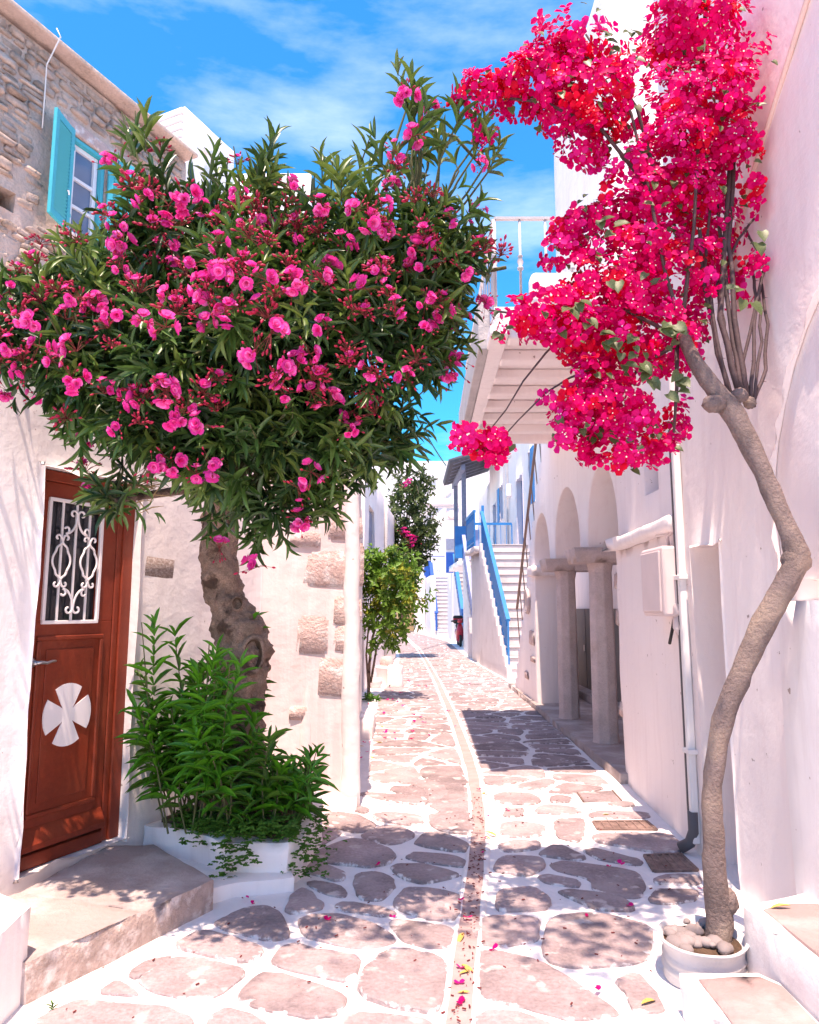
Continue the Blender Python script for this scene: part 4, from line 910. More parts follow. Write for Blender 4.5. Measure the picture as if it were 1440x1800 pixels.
def opening(root, fx, ya, yb, z0, z1, m, kind='door', frame=None):
    k = MB(); k.box((fx + 0.20, (ya + yb) / 2, (z0 + z1) / 2), (0.05, yb - ya - 0.01, z1 - z0 - 0.01)); d = k.build(kind, m, root, bevel=0.006)
    for y in (ya + 0.05, yb - 0.05):
        f = MB(); f.box((fx + 0.165, y, (z0 + z1) / 2), (0.02, 0.08, z1 - z0 - 0.02)); f.build('frame', frame or m, d)
    for t in (0.3, 0.72):
        f = MB(); f.box((fx + 0.168, (ya + yb) / 2, z0 + (z1 - z0) * t), (0.014, (yb - ya) * 0.55, (z1 - z0) * 0.30)); f.build('panel', m, d, bevel=0.004)
    return d

FB = 3.2
hb = thing('blue_door_house', 'white house with azure doors and windows above its outside stair', 'house', (4.6, 20, 0))
body('wall', [(FB, 28.0), (FB, 14.6), (7, 14.6), (7, 28.0)], -0.05, 8.2, M['white'], hb, step=0.5, amp=0.01, bevel=0.02, depth=[0.22] * 5,
     holes={0: [[(28 - 21.0, 3.22), (28 - 19.75, 3.22), (28 - 19.75, 5.30), (28 - 21.0, 5.30)], [(28 - 18.75, 4.20), (28 - 17.85, 4.20), (28 - 17.85, 5.65), (28 - 18.75, 5.65)],
                [(28 - 27.0, 3.22), (28 - 25.9, 3.22), (28 - 25.9, 5.4), (28 - 27.0, 5.4)], [(28 - 24.9, 4.55), (28 - 24.0, 4.55), (28 - 24.0, 5.75), (28 - 24.9, 5.75)]]})
opening(hb, FB, 19.75, 21.0, 3.22, 5.30, M['azure']); opening(hb, FB, 25.9, 27.0, 3.22, 5.4, M['azure'])
opening(hb, FB, 17.85, 18.75, 4.20, 5.65, M['azure'], 'window'); opening(hb, FB, 24.0, 24.9, 4.55, 5.75, M['azure'], 'window')
for (y0, z0, h) in ((17.80, 4.20, 1.45), (24.92, 4.55, 1.2)):
    k = MB(); k.box((FB - 0.03, y0 + 0.25, z0 + h / 2), (0.035, 0.45, h)); k.build('shutter', M['azure'], hb, bevel=0.006)
k = MB(); k.tube([Vector((FB - 0.05, 22.6, z)) for z in (3.2, 5.0, 6.5, 8.0)], 0.03, 6); k.build('downpipe', M['greyrail'], hb)
k = MB(); k.tube([Vector((FB - 0.05, 23.3, z)) for z in (3.2, 5.0, 6.5, 8.0)], 0.02, 6); k.build('cable', M['greyrail'], hb)
k = MB(); k.lathe([(0, 0), (0.10, 0.02), (0.13, 0.12), (0.10, 0.22), (0, 0.26)], (FB - 0.14, 21.9, 6.15), 14); k.build('wall_lamp', M['paintw'], hb, smooth=True)
k = MB(); k.box((FB - 0.08, 22.2, 5.2), (0.15, 0.3, 0.4)); k.build('junction_box', M['paintw'], hb, bevel=0.02)

s1 = thing('staircase', 'white outside staircase with bright azure railing, nearest of the stairs', 'staircase', (2.6, 17.5, 0))
flight(s1, 15.5, 0.265, 0.2135, 15, 2.13, 1.95, FB - 0.005)
body('landing_wall', [(1.95, 19.50), (FB - 0.006, 19.50), (FB - 0.006, 21.40), (1.86, 21.40)], -0.05, 3.06, M['stair'], s1, step=0.4, amp=0.012, bevel=0.03)
body('landing', [(1.76, 19.46), (FB - 0.008, 19.46), (FB - 0.008, 21.5), (1.68, 21.5)], 3.062, 3.20, M['stair'], s1, step=0.25, amp=0.015, bevel=0.04)
flank(s1, 15.5, 0.265, 0.2135, 15, 2.13, 1.95)
rail(s1, (2.16, 15.75, 0.30), (1.99, 19.45, 3.20), M['azure'], 26, 0.95, wd=0.09, thick=0.03)
rail(s1, (1.80, 19.52, 3.20), (1.74, 21.45, 3.20), M['azure'], 14, 0.98, 'landing_railing', wd=0.07)
rail(s1, (1.76, 21.42, 3.20), (3.1, 21.42, 3.20), M['azure'], 8, 0.85, 'landing_railing', solid=False)
k = MB(); k.box((2.02, 19.45, 3.75), (0.07, 0.07, 1.15)); k.build('newel', M['azure'], s1, bevel=0.006)

h2 = thing('porch_house', 'white house with a dark tiled porch on slate-blue posts', 'house', (4, 30, 0))
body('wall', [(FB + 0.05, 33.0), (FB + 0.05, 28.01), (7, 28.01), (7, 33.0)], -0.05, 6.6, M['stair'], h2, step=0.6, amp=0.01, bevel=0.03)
for (x, y) in ((1.87, 28.4), (1.99, 25.7)):
    k = MB(); k.box((x, y, 4.85), (0.16, 0.16, 3.30)); k.build('porch_post', M['slate'], h2, bevel=0.01)
k = MB(); k.bar((1.92, 24.9, 6.50), (1.82, 29.0, 6.50), 0.14, 0.20); k.build('porch_beam', M['slate'], h2)
for i in range(7):
    y = 24.8 + 0.7 * i; k = MB(); k.bar((1.55, y, 6.62), (3.18, y, 7.18), 0.09, 0.10); k.build('porch_rafter', M['slate'], h2)
tl = MB(); tl.tube([Vector((-0.92, 0, -0.30)), Vector((0.92, 0, 0.30))], 0.11, 8); tme = tl.mesh('roof_tile', M['rooftile'], True)
for i in range(21):
    inst('roof_tile', tme, Matrix.Translation((2.33, 24.7 + 0.215 * i, 6.94)), h2)
s2 = thing('staircase', 'white staircase with lilac railing below the tiled porch', 'staircase', (2.5, 23.5, 0))
flight(s2, 21.7, 0.255, 0.2135, 15, 2.02, 1.96, FB - 0.006)
body('landing', [(1.72, 25.53), (FB - 0.007, 25.53), (FB - 0.007, 29.2), (1.62, 29.2)], 3.0, 3.20, M['pink'], s2, step=0.5, amp=0.01, bevel=0.03)
body('landing_wall', [(2.18, 25.56), (FB - 0.007, 25.56), (FB - 0.007, 28.6), (2.18, 28.6)], -0.05, 2.995, M['stair'], s2, step=0.5, amp=0.01, bevel=0.03)
flank(s2, 21.7, 0.255, 0.2135, 15, 2.02, 1.96)
rail(s2, (2.0, 21.8, 0.50), (1.94, 25.4, 3.2), M['lilac'], 20, 0.9, wd=0.12, thick=0.04)
k = MB(); k.box((1.84, 25.57, 3.88), (0.40, 0.04, 1.16)); k.build('rail_panel', M['azure'], s2)
k = MB(); k.box((2.30, 25.58, 3.80), (0.46, 0.04, 1.05)); k.build('rail_panel', M['lilac'], s2)
body('gatepost', [(1.80, 22.3), (1.95, 22.3), (1.95, 22.5), (1.80, 22.5)], -0.05, 1.25, M['white'], None, step=0.2, amp=0.01, bevel=0.02, label='thin white post beside the lilac-railed stair', cat='post')

s3 = thing('staircase', 'white staircase with deep blue railing behind the red scooter', 'staircase', (2.8, 32.5, 0))
flight(s3, 30.4, 0.265, 0.2135, 15, 2.28, 2.16, FB + 0.04)
body('landing_wall', [(2.06, 34.4), (FB, 34.4), (FB, 37), (1.96, 37)], -0.05, 3.20, M['stair'], s3, step=0.6, amp=0.01, bevel=0.03)
flank(s3, 30.4, 0.265, 0.2135, 15, 2.28, 2.16)
rail(s3, (2.30, 30.6, 0.35), (2.17, 34.3, 3.2), M['azure'], 18, 0.9, wd=0.16, thick=0.07)
k = MB(); k.box((2.0, 34.5, 3.72), (0.46, 0.05, 1.0)); k.build('rail_panel', M['deepblue'], s3)
h3 = thing('white_house', 'white house wall behind the deep blue railed stair', 'house', (5, 36, 0))
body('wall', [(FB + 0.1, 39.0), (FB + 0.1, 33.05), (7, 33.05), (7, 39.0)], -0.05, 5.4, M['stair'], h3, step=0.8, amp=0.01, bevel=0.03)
s4 = thing('staircase', 'white staircase with blue railing at the far end of the street', 'staircase', (1.8, 42, 0))
flight(s4, 39.9, 0.27, 0.225, 15, 1.50, 1.30, 2.5)
body('landing_wall', [(0.98, 43.98), (2.9, 43.98), (2.9, 46.5), (0.98, 46.5)], -0.05, 3.36, M['stair'], s4, step=0.6, amp=0.01, bevel=0.03)
body('side_wall', [(1.18, 40.2), (1.47, 40.1), (1.28, 43.95), (0.98, 43.95)], -0.05, 3.36, M['stair'], s4, step=0.6, amp=0.01, bevel=0.03)
rail(s4, (1.50, 40.0, 0.3), (1.32, 43.9, 3.36), M['deepblue'], 16, 0.95, wd=0.20, thick=0.10)
k = MB(); k.box((1.12, 44.1, 3.92), (0.44, 0.06, 1.05)); k.build('rail_panel', M['deepblue'], s4)
k = MB(); k.bar((1.0, 44.4, 4.75), (2.2, 44.4, 4.75), 0.05, 0.05); k.build('terrace_rail', M['deepblue'], s4)
# folding chair on the far terrace
ch = thing('folding_chair', 'white folding chair on the far terrace', 'chair', (1.75, 44.9, 3.36))
for dy in (0, 0.4):
    k = MB(); k.tube([Vector((1.55, 44.7 + dy, 4.35)), Vector((1.95, 44.7 + dy, 3.37))], 0.025, 6); k.build('leg', M['paintw'], ch)
    k = MB(); k.tube([Vector((1.92, 44.7 + dy, 3.85)), Vector((1.58, 44.7 + dy, 3.37))], 0.025, 6); k.build('leg', M['paintw'], ch)
k = MB(); k.box((1.78, 44.9, 3.86), (0.4, 0.42, 0.03)); k.build('seat', M['paintw'], ch)
k = MB(); k.box((1.575, 44.9, 4.25), (0.03, 0.42, 0.2)); k.build('backrest', M['paintw'], ch)

# the end of the street
pw = thing('pilastered_wall', 'pale pink pilastered wall beside the far stair', 'wall', (0.7, 45, 0))
body('wall', [(0.30, 44.5), (0.97, 44.0), (0.97, 46.4), (0.30, 46.4)], -0.05, 3.5, M['pink'], pw, step=0.5, amp=0.01, bevel=0.02)
for x in (0.38, 0.66, 0.90):
    k = MB(); k.box((x, 44.40 - (x - 0.3) * 0.75, 1.7), (0.14, 0.14, 3.4)); k.build('pilaster', M['pink'], pw, bevel=0.02)
gt = thing('garden_gate', 'grey-brown wooden gate closing the far end of the street', 'gate', (-0.3, 46.8, 0))
for i in range(8):
    k = MB(); k.box((-0.88 + 0.155 * i, 46.8, 0.95), (0.15, 0.05, 1.75)); k.build('board', M['straw'], gt, bevel=0.006)
k = MB(); k.box((-0.3, 46.85, 1.5), (1.25, 0.05, 0.12)); k.build('gate_rail', M['straw'], gt)
fh = thing('far_house', 'big plain white house closing the view up the street', 'house', (1, 52, 0))
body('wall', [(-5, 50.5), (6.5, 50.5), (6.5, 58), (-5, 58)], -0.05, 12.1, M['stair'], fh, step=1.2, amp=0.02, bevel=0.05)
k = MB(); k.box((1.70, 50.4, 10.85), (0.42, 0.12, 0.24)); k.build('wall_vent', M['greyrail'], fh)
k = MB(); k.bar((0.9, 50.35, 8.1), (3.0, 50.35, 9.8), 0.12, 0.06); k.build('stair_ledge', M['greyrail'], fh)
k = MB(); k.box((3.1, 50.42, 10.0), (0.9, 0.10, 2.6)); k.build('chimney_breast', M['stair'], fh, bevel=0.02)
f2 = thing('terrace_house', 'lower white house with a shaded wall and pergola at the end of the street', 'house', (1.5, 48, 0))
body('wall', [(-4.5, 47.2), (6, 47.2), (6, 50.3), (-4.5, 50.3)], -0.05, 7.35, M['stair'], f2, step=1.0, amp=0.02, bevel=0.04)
k = MB(); k.box((2.75, 47.16, 5.75), (0.62, 0.06, 0.72)); k.build('window', M['slate'], f2)
k = MB(); k.box((2.0, 48.0, 8.62), (2.9, 1.7, 0.35)); k.build('pergola_beam', M['pink'], f2, bevel=0.02)
for x in (0.62, 0.95):
    k = MB(); k.box((x, 47.3, 7.9), (0.06, 0.06, 1.1)); k.build('pergola_post', M['greyrail'], f2)
k = MB(); k.bar((0.6, 47.28, 8.25), (3.2, 47.28, 8.35), 0.04, 0.04); k.build('pergola_rail', M['greyrail'], f2)
ac = thing('air_conditioner', 'round-fronted air conditioning unit on the far terrace', 'air conditioner', (2.85, 47.4, 7.35))
k = MB(); k.box((2.9, 47.5, 7.76), (0.85, 0.35, 0.72)); k.build('case', M['boxpink'], ac, bevel=0.05)
k = MB(); k.lathe([(0, 0), (0.28, 0), (0.30, 0.03), (0.26, 0.05), (0, 0.03)], (0, 0, 0), 20); mh = Matrix(((1, 0, 0), (0, 0, 1), (0, -1, 0))).transposed().to_4x4(); mh.translation = Vector((2.85, 47.32, 7.76)); k.v = [mh @ p for p in k.v]; k.build('fan_cover', M['conduit'], ac, smooth=True)

# overhead cable
k = MB(); p0, p1 = at(690, 640, 20), at(784, 818, 30); k.tube([p0.lerp(p1, t) - Z * 0.9 * t * (1 - t) for t in [i / 10 for i in range(11)]], 0.03, 6)
k.build('overhead_cable', M['cable'], None, smooth=True, label='teal cable hanging across the strip of sky', cat='cable')

# red scooter parked by the stairs
scx, scy = 2.02, 29.3
sr = thing('scooter', 'red motor scooter parked by the stairs up the street', 'scooter', (scx, scy, 0))
def wheel(y):
    k = MB(); n = 20; vs = []
    for i in range(n):
        a = 2 * math.pi * i / n
        for j in range(8):
            b_ = 2 * math.pi * j / 8; r = 0.19 + 0.055 * math.cos(b_); vs.append(Vector((scx + 0.055 * math.sin(b_), y + r * math.cos(a), 0.245 + r * math.sin(a))))
    k.add(vs, [(i*8+j, i*8+(j+1) % 8, ((i+1) % n)*8+(j+1) % 8, ((i+1) % n)*8+j) for i in range(n) for j in range(8)])
    wv = k.build('wheel', M['black'], sr, smooth=True)
    h = MB(); h.tube([Vector((scx - 0.04, y, 0.245)), Vector((scx + 0.04, y, 0.245))], 0.12, 12); h.build('rim', M['steel'], wv)
wheel(scy - 0.62); wheel(scy + 0.62)
k = MB(); k.tube([Vector((scx, scy + 0.66, 0.42)), Vector((scx, scy + 0.45, 0.56)), Vector((scx, scy + 0.15, 0.58)), Vector((scx, scy - 0.05, 0.42)), Vector((scx, scy - 0.2, 0.28)), Vector((scx, scy - 0.38, 0.32)), Vector((scx, scy - 0.5, 0.6)), Vector((scx, scy - 0.45, 0.88))], [0.10, 0.17, 0.18, 0.15, 0.14, 0.15, 0.16, 0.09], 12); k.build('body', M['scooter'], sr, smooth=True)
k = MB(); k.tube([Vector((scx, scy + 0.6, 0.76)), Vector((scx, scy + 0.3, 0.80)), Vector((scx, scy - 0.02, 0.74))], [0.09, 0.14, 0.10], 10); k.build('saddle', M['black'], sr, smooth=True)
k = MB(); k.tube([Vector((scx - 0.34, scy - 0.35, 1.0)), Vector((scx - 0.15, scy - 0.44, 1.02)), Vector((scx + 0.15, scy - 0.44, 1.02)), Vector((scx + 0.34, scy - 0.35, 1.0))], [0.03, 0.05, 0.05, 0.03], 8); k.build('handlebar', M['black'], sr, smooth=True)
k = MB(); k.lathe([(0, 0), (0.09, 0.02), (0.11, 0.09), (0.08, 0.15), (0, 0.17)], (scx, scy - 0.52, 0.92), 12); k.build('headlight', M['scooter'], sr, smooth=True)
k = MB(); k.box((scx, scy - 0.62, 0.50), (0.13, 0.30, 0.05)); k.build('mudguard', M['scooter'], sr, bevel=0.02)
k = MB(); k.box((scx, scy + 0.70, 1.05), (0.40, 0.38, 0.34)); tb = k.build('top_case', M['black'], sr, bevel=0.08, seg=3)
k = MB(); k.box((scx, scy + 0.70, 1.06), (0.415, 0.395, 0.09)); k.build('case_band', M['scooter'], tb, bevel=0.03)
# ------------------------------------------------------------------ plants
import numpy as np
nr_ = np.random.RandomState(4)
def T_leaf(curl=0.18, fold=0.28, prof=(0.16, 0.72, 1.0, 0.78, 0.0), rows=(0, .22, .5, .78, 1.0)):
    v = []; f = []
    for y, p in zip(rows, prof):
        for x in (-0.5, 0, 0.5): v.append((x * p, y, -curl * y * y + abs(x) * p * fold))
    for r in range(len(rows) - 1):
        for c in range(2): a = r * 3 + c; f.append((a, a + 1, a + 4, a + 3))
    return np.array(v, float), f
def T_heart():
    v = [(0, 0, 0), (-.34, -.10, .05), (-.5, .22, .1), (-.36, .6, .05), (0, 1, -.12), (.36, .6, .05), (.5, .22, .1), (.34, -.10, .05), (0, .45, -.02)]
    return np.array(v, float), [(8, (i + 0), (i + 1)) for i in range(0, 7)] + [(8, 7, 0)]
def rot_from(y, zhint):
    y = y / (np.linalg.norm(y) + 1e-9); x = np.cross(y, zhint); l = np.linalg.norm(x)
    x = x / l if l > 1e-5 else np.array((1.0, 0, 0)); z = np.cross(x, y); return x, y, z
def mtx(p, y, zhint, sx, sy, sz):
    x, yy, z = rot_from(np.asarray(y, float), np.asarray(zhint, float)); m = np.eye(4)
    m[:3, 0] = x * sx; m[:3, 1] = yy * sy; m[:3, 2] = z * sz; m[:3, 3] = p; return m
def scatter(name, tmpl, mats4, mi, materials, parent, kind='stuff', smooth=True, fm=None):
    """one joined mesh of many small pieces (leaves, bracts) placed by matrices"""
    tv, tf = tmpl; n = len(mats4)
    if n == 0: return None
    A = np.asarray(mats4); V = np.einsum('nij,kj->nki', A[:, :3, :3], tv) + A[:, None, :3, 3]
    off = np.array(wloc(parent)) if parent is not None else np.zeros(3)
    V = (V - off).reshape(-1, 3); k = len(tv)
    F_ = []; 
    for i in range(n):
        b = i * k; F_ += [tuple(b + q for q in f) for f in tf]
    me = bpy.data.meshes.new(name); me.from_pydata(V.tolist(), [], F_)
    for m in materials: me.materials.append(m)
    nf = len(tf); idx = np.repeat(np.asarray(mi, int), nf)
    if fm is not None:
        t = np.tile(np.asarray(fm), n); idx = np.where(t >= 0, t, idx)
    me.polygons.foreach_set('material_index', idx.tolist())
    if smooth: me.polygons.foreach_set('use_smooth', [True] * len(me.polygons))
    o = bpy.data.objects.new(name, me); col.objects.link(o); o.parent = parent
    if kind: o['kind'] = kind
    return o
def single(name, tmpl, m4, material, parent, cache, key, fm=None, extra=()):
    if key not in cache:
        me = bpy.data.meshes.new(name); me.from_pydata(tmpl[0].tolist(), [], tmpl[1]); me.materials.append(material)
        for e in extra: me.materials.append(e)
        if fm is not None: me.polygons.foreach_set('material_index', fm)
        me.polygons.foreach_set('use_smooth', [True] * len(me.polygons)); cache[key] = me
    return inst(name, cache[key], Matrix(m4.tolist()), parent)
def proj(p):
    z = p[2] - EYE; f = p[1] * CA + z * SA; return CX + F * p[0] / f, CY - F * (z * CA - p[1] * SA) / f, f
def rvec(): 
    v = nr_.normal(size=3); return v / np.linalg.norm(v)
class Blobs:
    def __init__(s, rows, inset=0, near=1.0):
        rows = [(a, b, d * near, max(20, rx - inset), max(18, ry - inset), max(.1, rd - inset * .002), *w) for (a, b, d, rx, ry, rd, *w) in rows]
        s.c = []; s.r = []; s.w = []
        for (px, py, d, rx, ry, rd, *w) in rows:
            c = at(px, py, d); k = d / F / 0.95; s.c.append(np.array(c)); s.r.append(np.array((rx * k, rd, ry * k))); s.w.append((w[0] if w else 1.0) * 1.0 * (rx * ry) ** 0.9)
        s.w = np.array(s.w); s.w /= s.w.sum()
    def sample(s, lo=0.5, hi=1.0):
        for _ in range(200):
            i = nr_.choice(len(s.c), p=s.w); d = rvec(); q = nr_.uniform(lo ** 2, hi ** 2) ** 0.5
            p = s.c[i] + d * s.r[i] * q
            if any(np.linalg.norm((p - s.c[j]) / s.r[j]) < lo * 0.75 for j in range(len(s.c)) if j != i): continue
            n = d / s.r[i]; return p, n / np.linalg.norm(n), i
        return p, d, i
    def front(s, px, py):
        r = np.array(ray(px, py)); e = np.array((0, 0, EYE)); best = None
        for c, q in zip(s.c, s.r):
            o = (e - c) / q; d = r / q; A_, B_, C_ = d @ d, 2 * o @ d, o @ o - 1; D = B_ * B_ - 4 * A_ * C_
            if D > 0:
                t = (-B_ - math.sqrt(D)) / (2 * A_)
                if best is None or t < best[0]: best = (t, ((e + r * t) - c) / q / q)
        if best is None: return None
        return e + r * best[0], best[1] / np.linalg.norm(best[1])

# ---------------- oleander tree
OT = thing('oleander_tree', 'pink-flowering oleander tree with thick gnarled trunk beside the brown door', 'tree', (-1.05, 4.55, 0.2))
tp = [(408, 1450, 112), (410, 1380, 104), (416, 1300, 96), (420, 1240, 92), (426, 1190, 98), (428, 1150, 106), (424, 1115, 100), (408, 1080, 82), (396, 1050, 72), (388, 1010, 68), (384, 960, 68), (384, 920, 74), (388, 880, 66), (392, 840, 52)]
TD = 4.55; pts = [at(a, b, TD) for a, b, c in tp]; rad = [c * TD / F / 2 * 0.86 for a, b, c in tp]
P2 = []; R2 = []
for i in range(len(pts) - 1):
    for k in range(9): P2.append(pts[i].lerp(pts[i+1], k / 9)); R2.append(rad[i] + (rad[i+1] - rad[i]) * k / 9)
P2.append(pts[-1]); R2.append(rad[-1]); P2[0].z = 0.2
k = MB(); k.tube(P2, R2, 56, wob=0.36)
for j, p in enumerate(k.v):                                            # vertical flutes and lumps of an old trunk
    a = math.atan2(p.y - TD, p.x + 1.05)
    q = Vector((math.cos(a), math.sin(a), 0)); k.v[j] = p + q * (0.012 * math.sin(a * 7 + p.z * 3) * (0.6 + noise.noise(p * 4)) + 0.016 * noise.noise(p * 13) - 0.030 * max(0.0, 0.22 - abs(noise.noise(Vector((p.x * 22, p.y * 22, p.z * 6))))) + 0.007 * noise.noise(p * 42))
trunk = k.build('trunk', M['bark'], OT, smooth=True)
for (px, py, rr, sq) in ((440, 1150, 0.055, 1.7), (414, 1062, 0.03, 1.2), (398, 872, 0.035, 0.8)):
    c = at(px, py, TD); nrm = Vector((0.35, -1, 0.05)).normalized(); c = c + nrm * (0.145 if rr > 0.05 else 0.11); x = nrm.cross(Z).normalized(); y = x.cross(nrm)
    h = MB(); n = 14
    ring = lambda s, o: [c + x * math.cos(2 * math.pi * i / n) * rr * s * (1 + .2 * noise.noise((i * .9, rr * 90, 0))) + y * math.sin(2 * math.pi * i / n) * rr * s * sq + nrm * o for i in range(n)]
    rs_ = [ring(1.5, -0.05), ring(1.28, 0.006), ring(1.0, 0.010), ring(0.85, -0.03), ring(0.5, -0.06)]
    for q in rs_: h.v += q
    for a in range(4):
        for i in range(n): h.f.append((a*n+i, a*n+(i+1) % n, (a+1)*n+(i+1) % n, (a+1)*n+i))
    h.f.append(tuple(range(4*n, 5*n)))
    h.build('knot_hole', [M['bark'], M['soil']], trunk, smooth=True, mi=[0]*(2*n) + [1]*(2*n) + [1])  # inner rings reuse the dark soil colour as the hollow's painted shade
CR = Blobs([(70, 600, 3.45, 120, 100, .22), (40, 500, 3.6, 70, 40, .2, .5), (190, 520, 3.65, 150, 125, .40), (170, 680, 3.50, 120, 110, .25), (300, 435, 3.8, 150, 95, .55), (330, 640, 3.6, 170, 150, .55), (450, 430, 3.9, 170, 92, .62), (480, 600, 3.7, 190, 190, .70),
            (610, 450, 3.9, 170, 105, .60), (640, 610, 3.85, 160, 160, .62), (740, 440, 3.85, 100, 110, .45), (745, 560, 3.9, 90, 110, .42), (440, 800, 3.8, 180, 110, .52), (590, 790, 3.9, 130, 100, .48), (280, 760, 3.6, 110, 100, .36),
            (500, 890, 3.85, 110, 50, .32), (680, 760, 3.9, 70, 80, .35), (790, 480, 3.8, 80, 70, .3), (200, 880, 3.62, 50, 55, .14, .6)], 34, 0.91)
SP = Blobs([(720, 225, 3.7, 60, 65, .25), (790, 270, 3.7, 70, 50, .25), (690, 300, 3.75, 80, 50, .3), (250, 290, 3.8, 55, 40, .2), (490, 320, 3.9, 70, 40, .25), (600, 315, 3.85, 70, 45, .25), (870, 470, 3.7, 50, 45, .2), (390, 340, 3.85, 70, 36, .25), (850, 300, 3.65, 40, 40, .15)], 15, 0.93)
LT = [T_leaf(.10, .25), T_leaf(.26, .30), T_leaf(.42, .22)]
def whorl_twig(p, d, L, nodes, leafL, out, spread=(0.5, 0.95), droop=0.0, mat_i=0, width=0.165):
    d = d / np.linalg.norm(d); a = np.cross(d, rvec()); a /= np.linalg.norm(a); b = np.cross(d, a); ph = nr_.uniform(0, 6.28)
    bend = rvec() * 0.25
    for i in range(nodes):
        t = (i + 0.5) / nodes; q = p + d * L * t + bend * L * t * t * 0.4; top = t > 0.75
        for j in range(3):
            an = ph + j * 2.094 + i * 1.05 + nr_.uniform(-.25, .25); rd = a * math.cos(an) + b * math.sin(an)
            sp = nr_.uniform(*spread) * (0.55 if top else 1.0)
            y = d * math.cos(sp) + rd * math.sin(sp); y = y - np.array((0, 0, droop * nr_.uniform(.4, 1.2)))
            l = leafL * nr_.uniform(0.65, 1.12) * (0.8 if top else 1.0)
            out.append((mtx(q, y, d + rvec() * .25, l * width * nr_.uniform(.85, 1.2), l, l), mat_i, nr_.randint(3)))
leaves = []; twigs = []
def okwall(p): return (Vector(p) - E1).dot(NO) > 0.05 or p[2] > 3.05
cnt = 0
while cnt < 1500:
    p, n, bi = CR.sample(0.45, 1.0)
    if not okwall(p): continue
    qx, qy, qf = proj(p)
    if qx < 205 and qy < 445 or qx < 120 and qy < 480: continue
    d = n * 0.75 + np.array((0, -0.10, 0.42)) + rvec() * 0.45
    mi = nr_.choice([0, 0, 1, 1, 2]) if p[2] > 2.9 else nr_.choice([0, 0, 1, 2, 2])  # lighter greens high, darker greens low: crown shading put into leaf colour
    whorl_twig(p - d * 0.10, d, nr_.uniform(.16, .28), nr_.randint(3, 6), nr_.uniform(.115, .165), leaves, droop=0.12 if p[2] > 2.7 else 0.45, mat_i=mi); twigs.append((bi, p, d)); cnt += 1
for _ in range(36):
    p, n, bi = SP.sample(0.3, 1.0); d = n * 0.35 + np.array((0.05, -.1, 0.9)) + rvec() * 0.35
    whorl_twig(p - d * 0.05, d, nr_.uniform(.14, .26), nr_.randint(2, 5), nr_.uniform(.125, .175), leaves, (0.35, 0.8), 0.05, nr_.choice([0, 1, 1])); twigs.append((-1, p, d))
for (px, py, dd) in ((450, 968, 3.75), (470, 960, 3.8), (395, 935, 3.8), (375, 930, 3.85), (520, 900, 3.75), (430, 930, 3.8), (225, 890, 3.45), (215, 860, 3.45)):
    p = np.array(at(px, py - 55, dd)); d = np.array((nr_.uniform(-.3, .3), -.25, -.9)); whorl_twig(p, d, .2, 4, .15, leaves, (.4, 1.0), .1, 0); twigs.append((-1, p, d))
LM = [M['leaf'], M['leaf2'], M['leafdark']]
def place_leaves(L_, parent, mats, cachename, nsingle=300, name='foliage'):
    def key(t):
        x, y, f = proj(t[0][:3, 3]); return f if (0 <= x <= 1440 and 0 <= y <= 1800) else 99
    L_.sort(key=key); cache = {}
    for m4, mi, ti in L_[:nsingle]: single('leaf', LT[ti], m4, mats[mi], parent, cache, (mi, ti))
    rest = L_[nsingle:]
    for ti in range(3):
        sub = [t for t in rest if t[2] == ti]
        if sub: scatter(name, LT[ti], [t[0] for t in sub], [t[1] for t in sub], mats, parent)
place_leaves(leaves, OT, LM, 'ol')
# limbs
top = at(388, 880, TD); top2 = at(396, 850, TD)
limb = {}
for i, (c, r) in enumerate(zip(CR.c, CR.r)):
    c = Vector(c); b = top.lerp(top2, random.random()); mid = b.lerp(c, 0.45) + Vector((0, 0, 0.10 + random.uniform(-.08, .12)))
    pp = [b, b.lerp(mid, .5) + Vector((random.uniform(-.04, .04), 0, .02)), mid, mid.lerp(c, .6), c]; k = MB(); k.tube(pp, [0.045, 0.036, 0.028, 0.020, 0.012], 8, wob=.2); k.build('branch', M['bark'], OT, smooth=True); limb[i] = c
tw = MB()
for i, (bi, p, d) in enumerate(twigs):
    if bi >= 0 and i % 3: continue
    p = Vector(p); src = limb[bi] if bi >= 0 else min((Vector(c) for c in CR.c), key=lambda q: (q - p).length)
    if bi < 0: src = p + (src - p) * min(1.0, 0.45 / max(0.01, (src - p).length))
    tw.tube([src, src.lerp(p, .55) + Vector((random.uniform(-.03, .03), 0, random.uniform(0, .05))), p, p + Vector(d) * 0.14], [0.007, 0.006, 0.005, 0.003], 5, cap=False)
tw.build('twigs', M['twig'], OT, smooth=True, kind='stuff')
# the long upper right shoot
for path in ([(640, 380), (660, 330), (690, 270), (700, 235), (715, 190), (722, 150)], [(690, 270), (740, 225), (800, 240), (845, 290)], [(790, 470), (840, 480), (890, 470)]):
    k = MB(); k.tube([at(a, b, 3.72) for a, b in path], [0.014 - 0.002 * i for i in range(len(path))], 6); k.build('branch', M['twig'], OT, smooth=True)
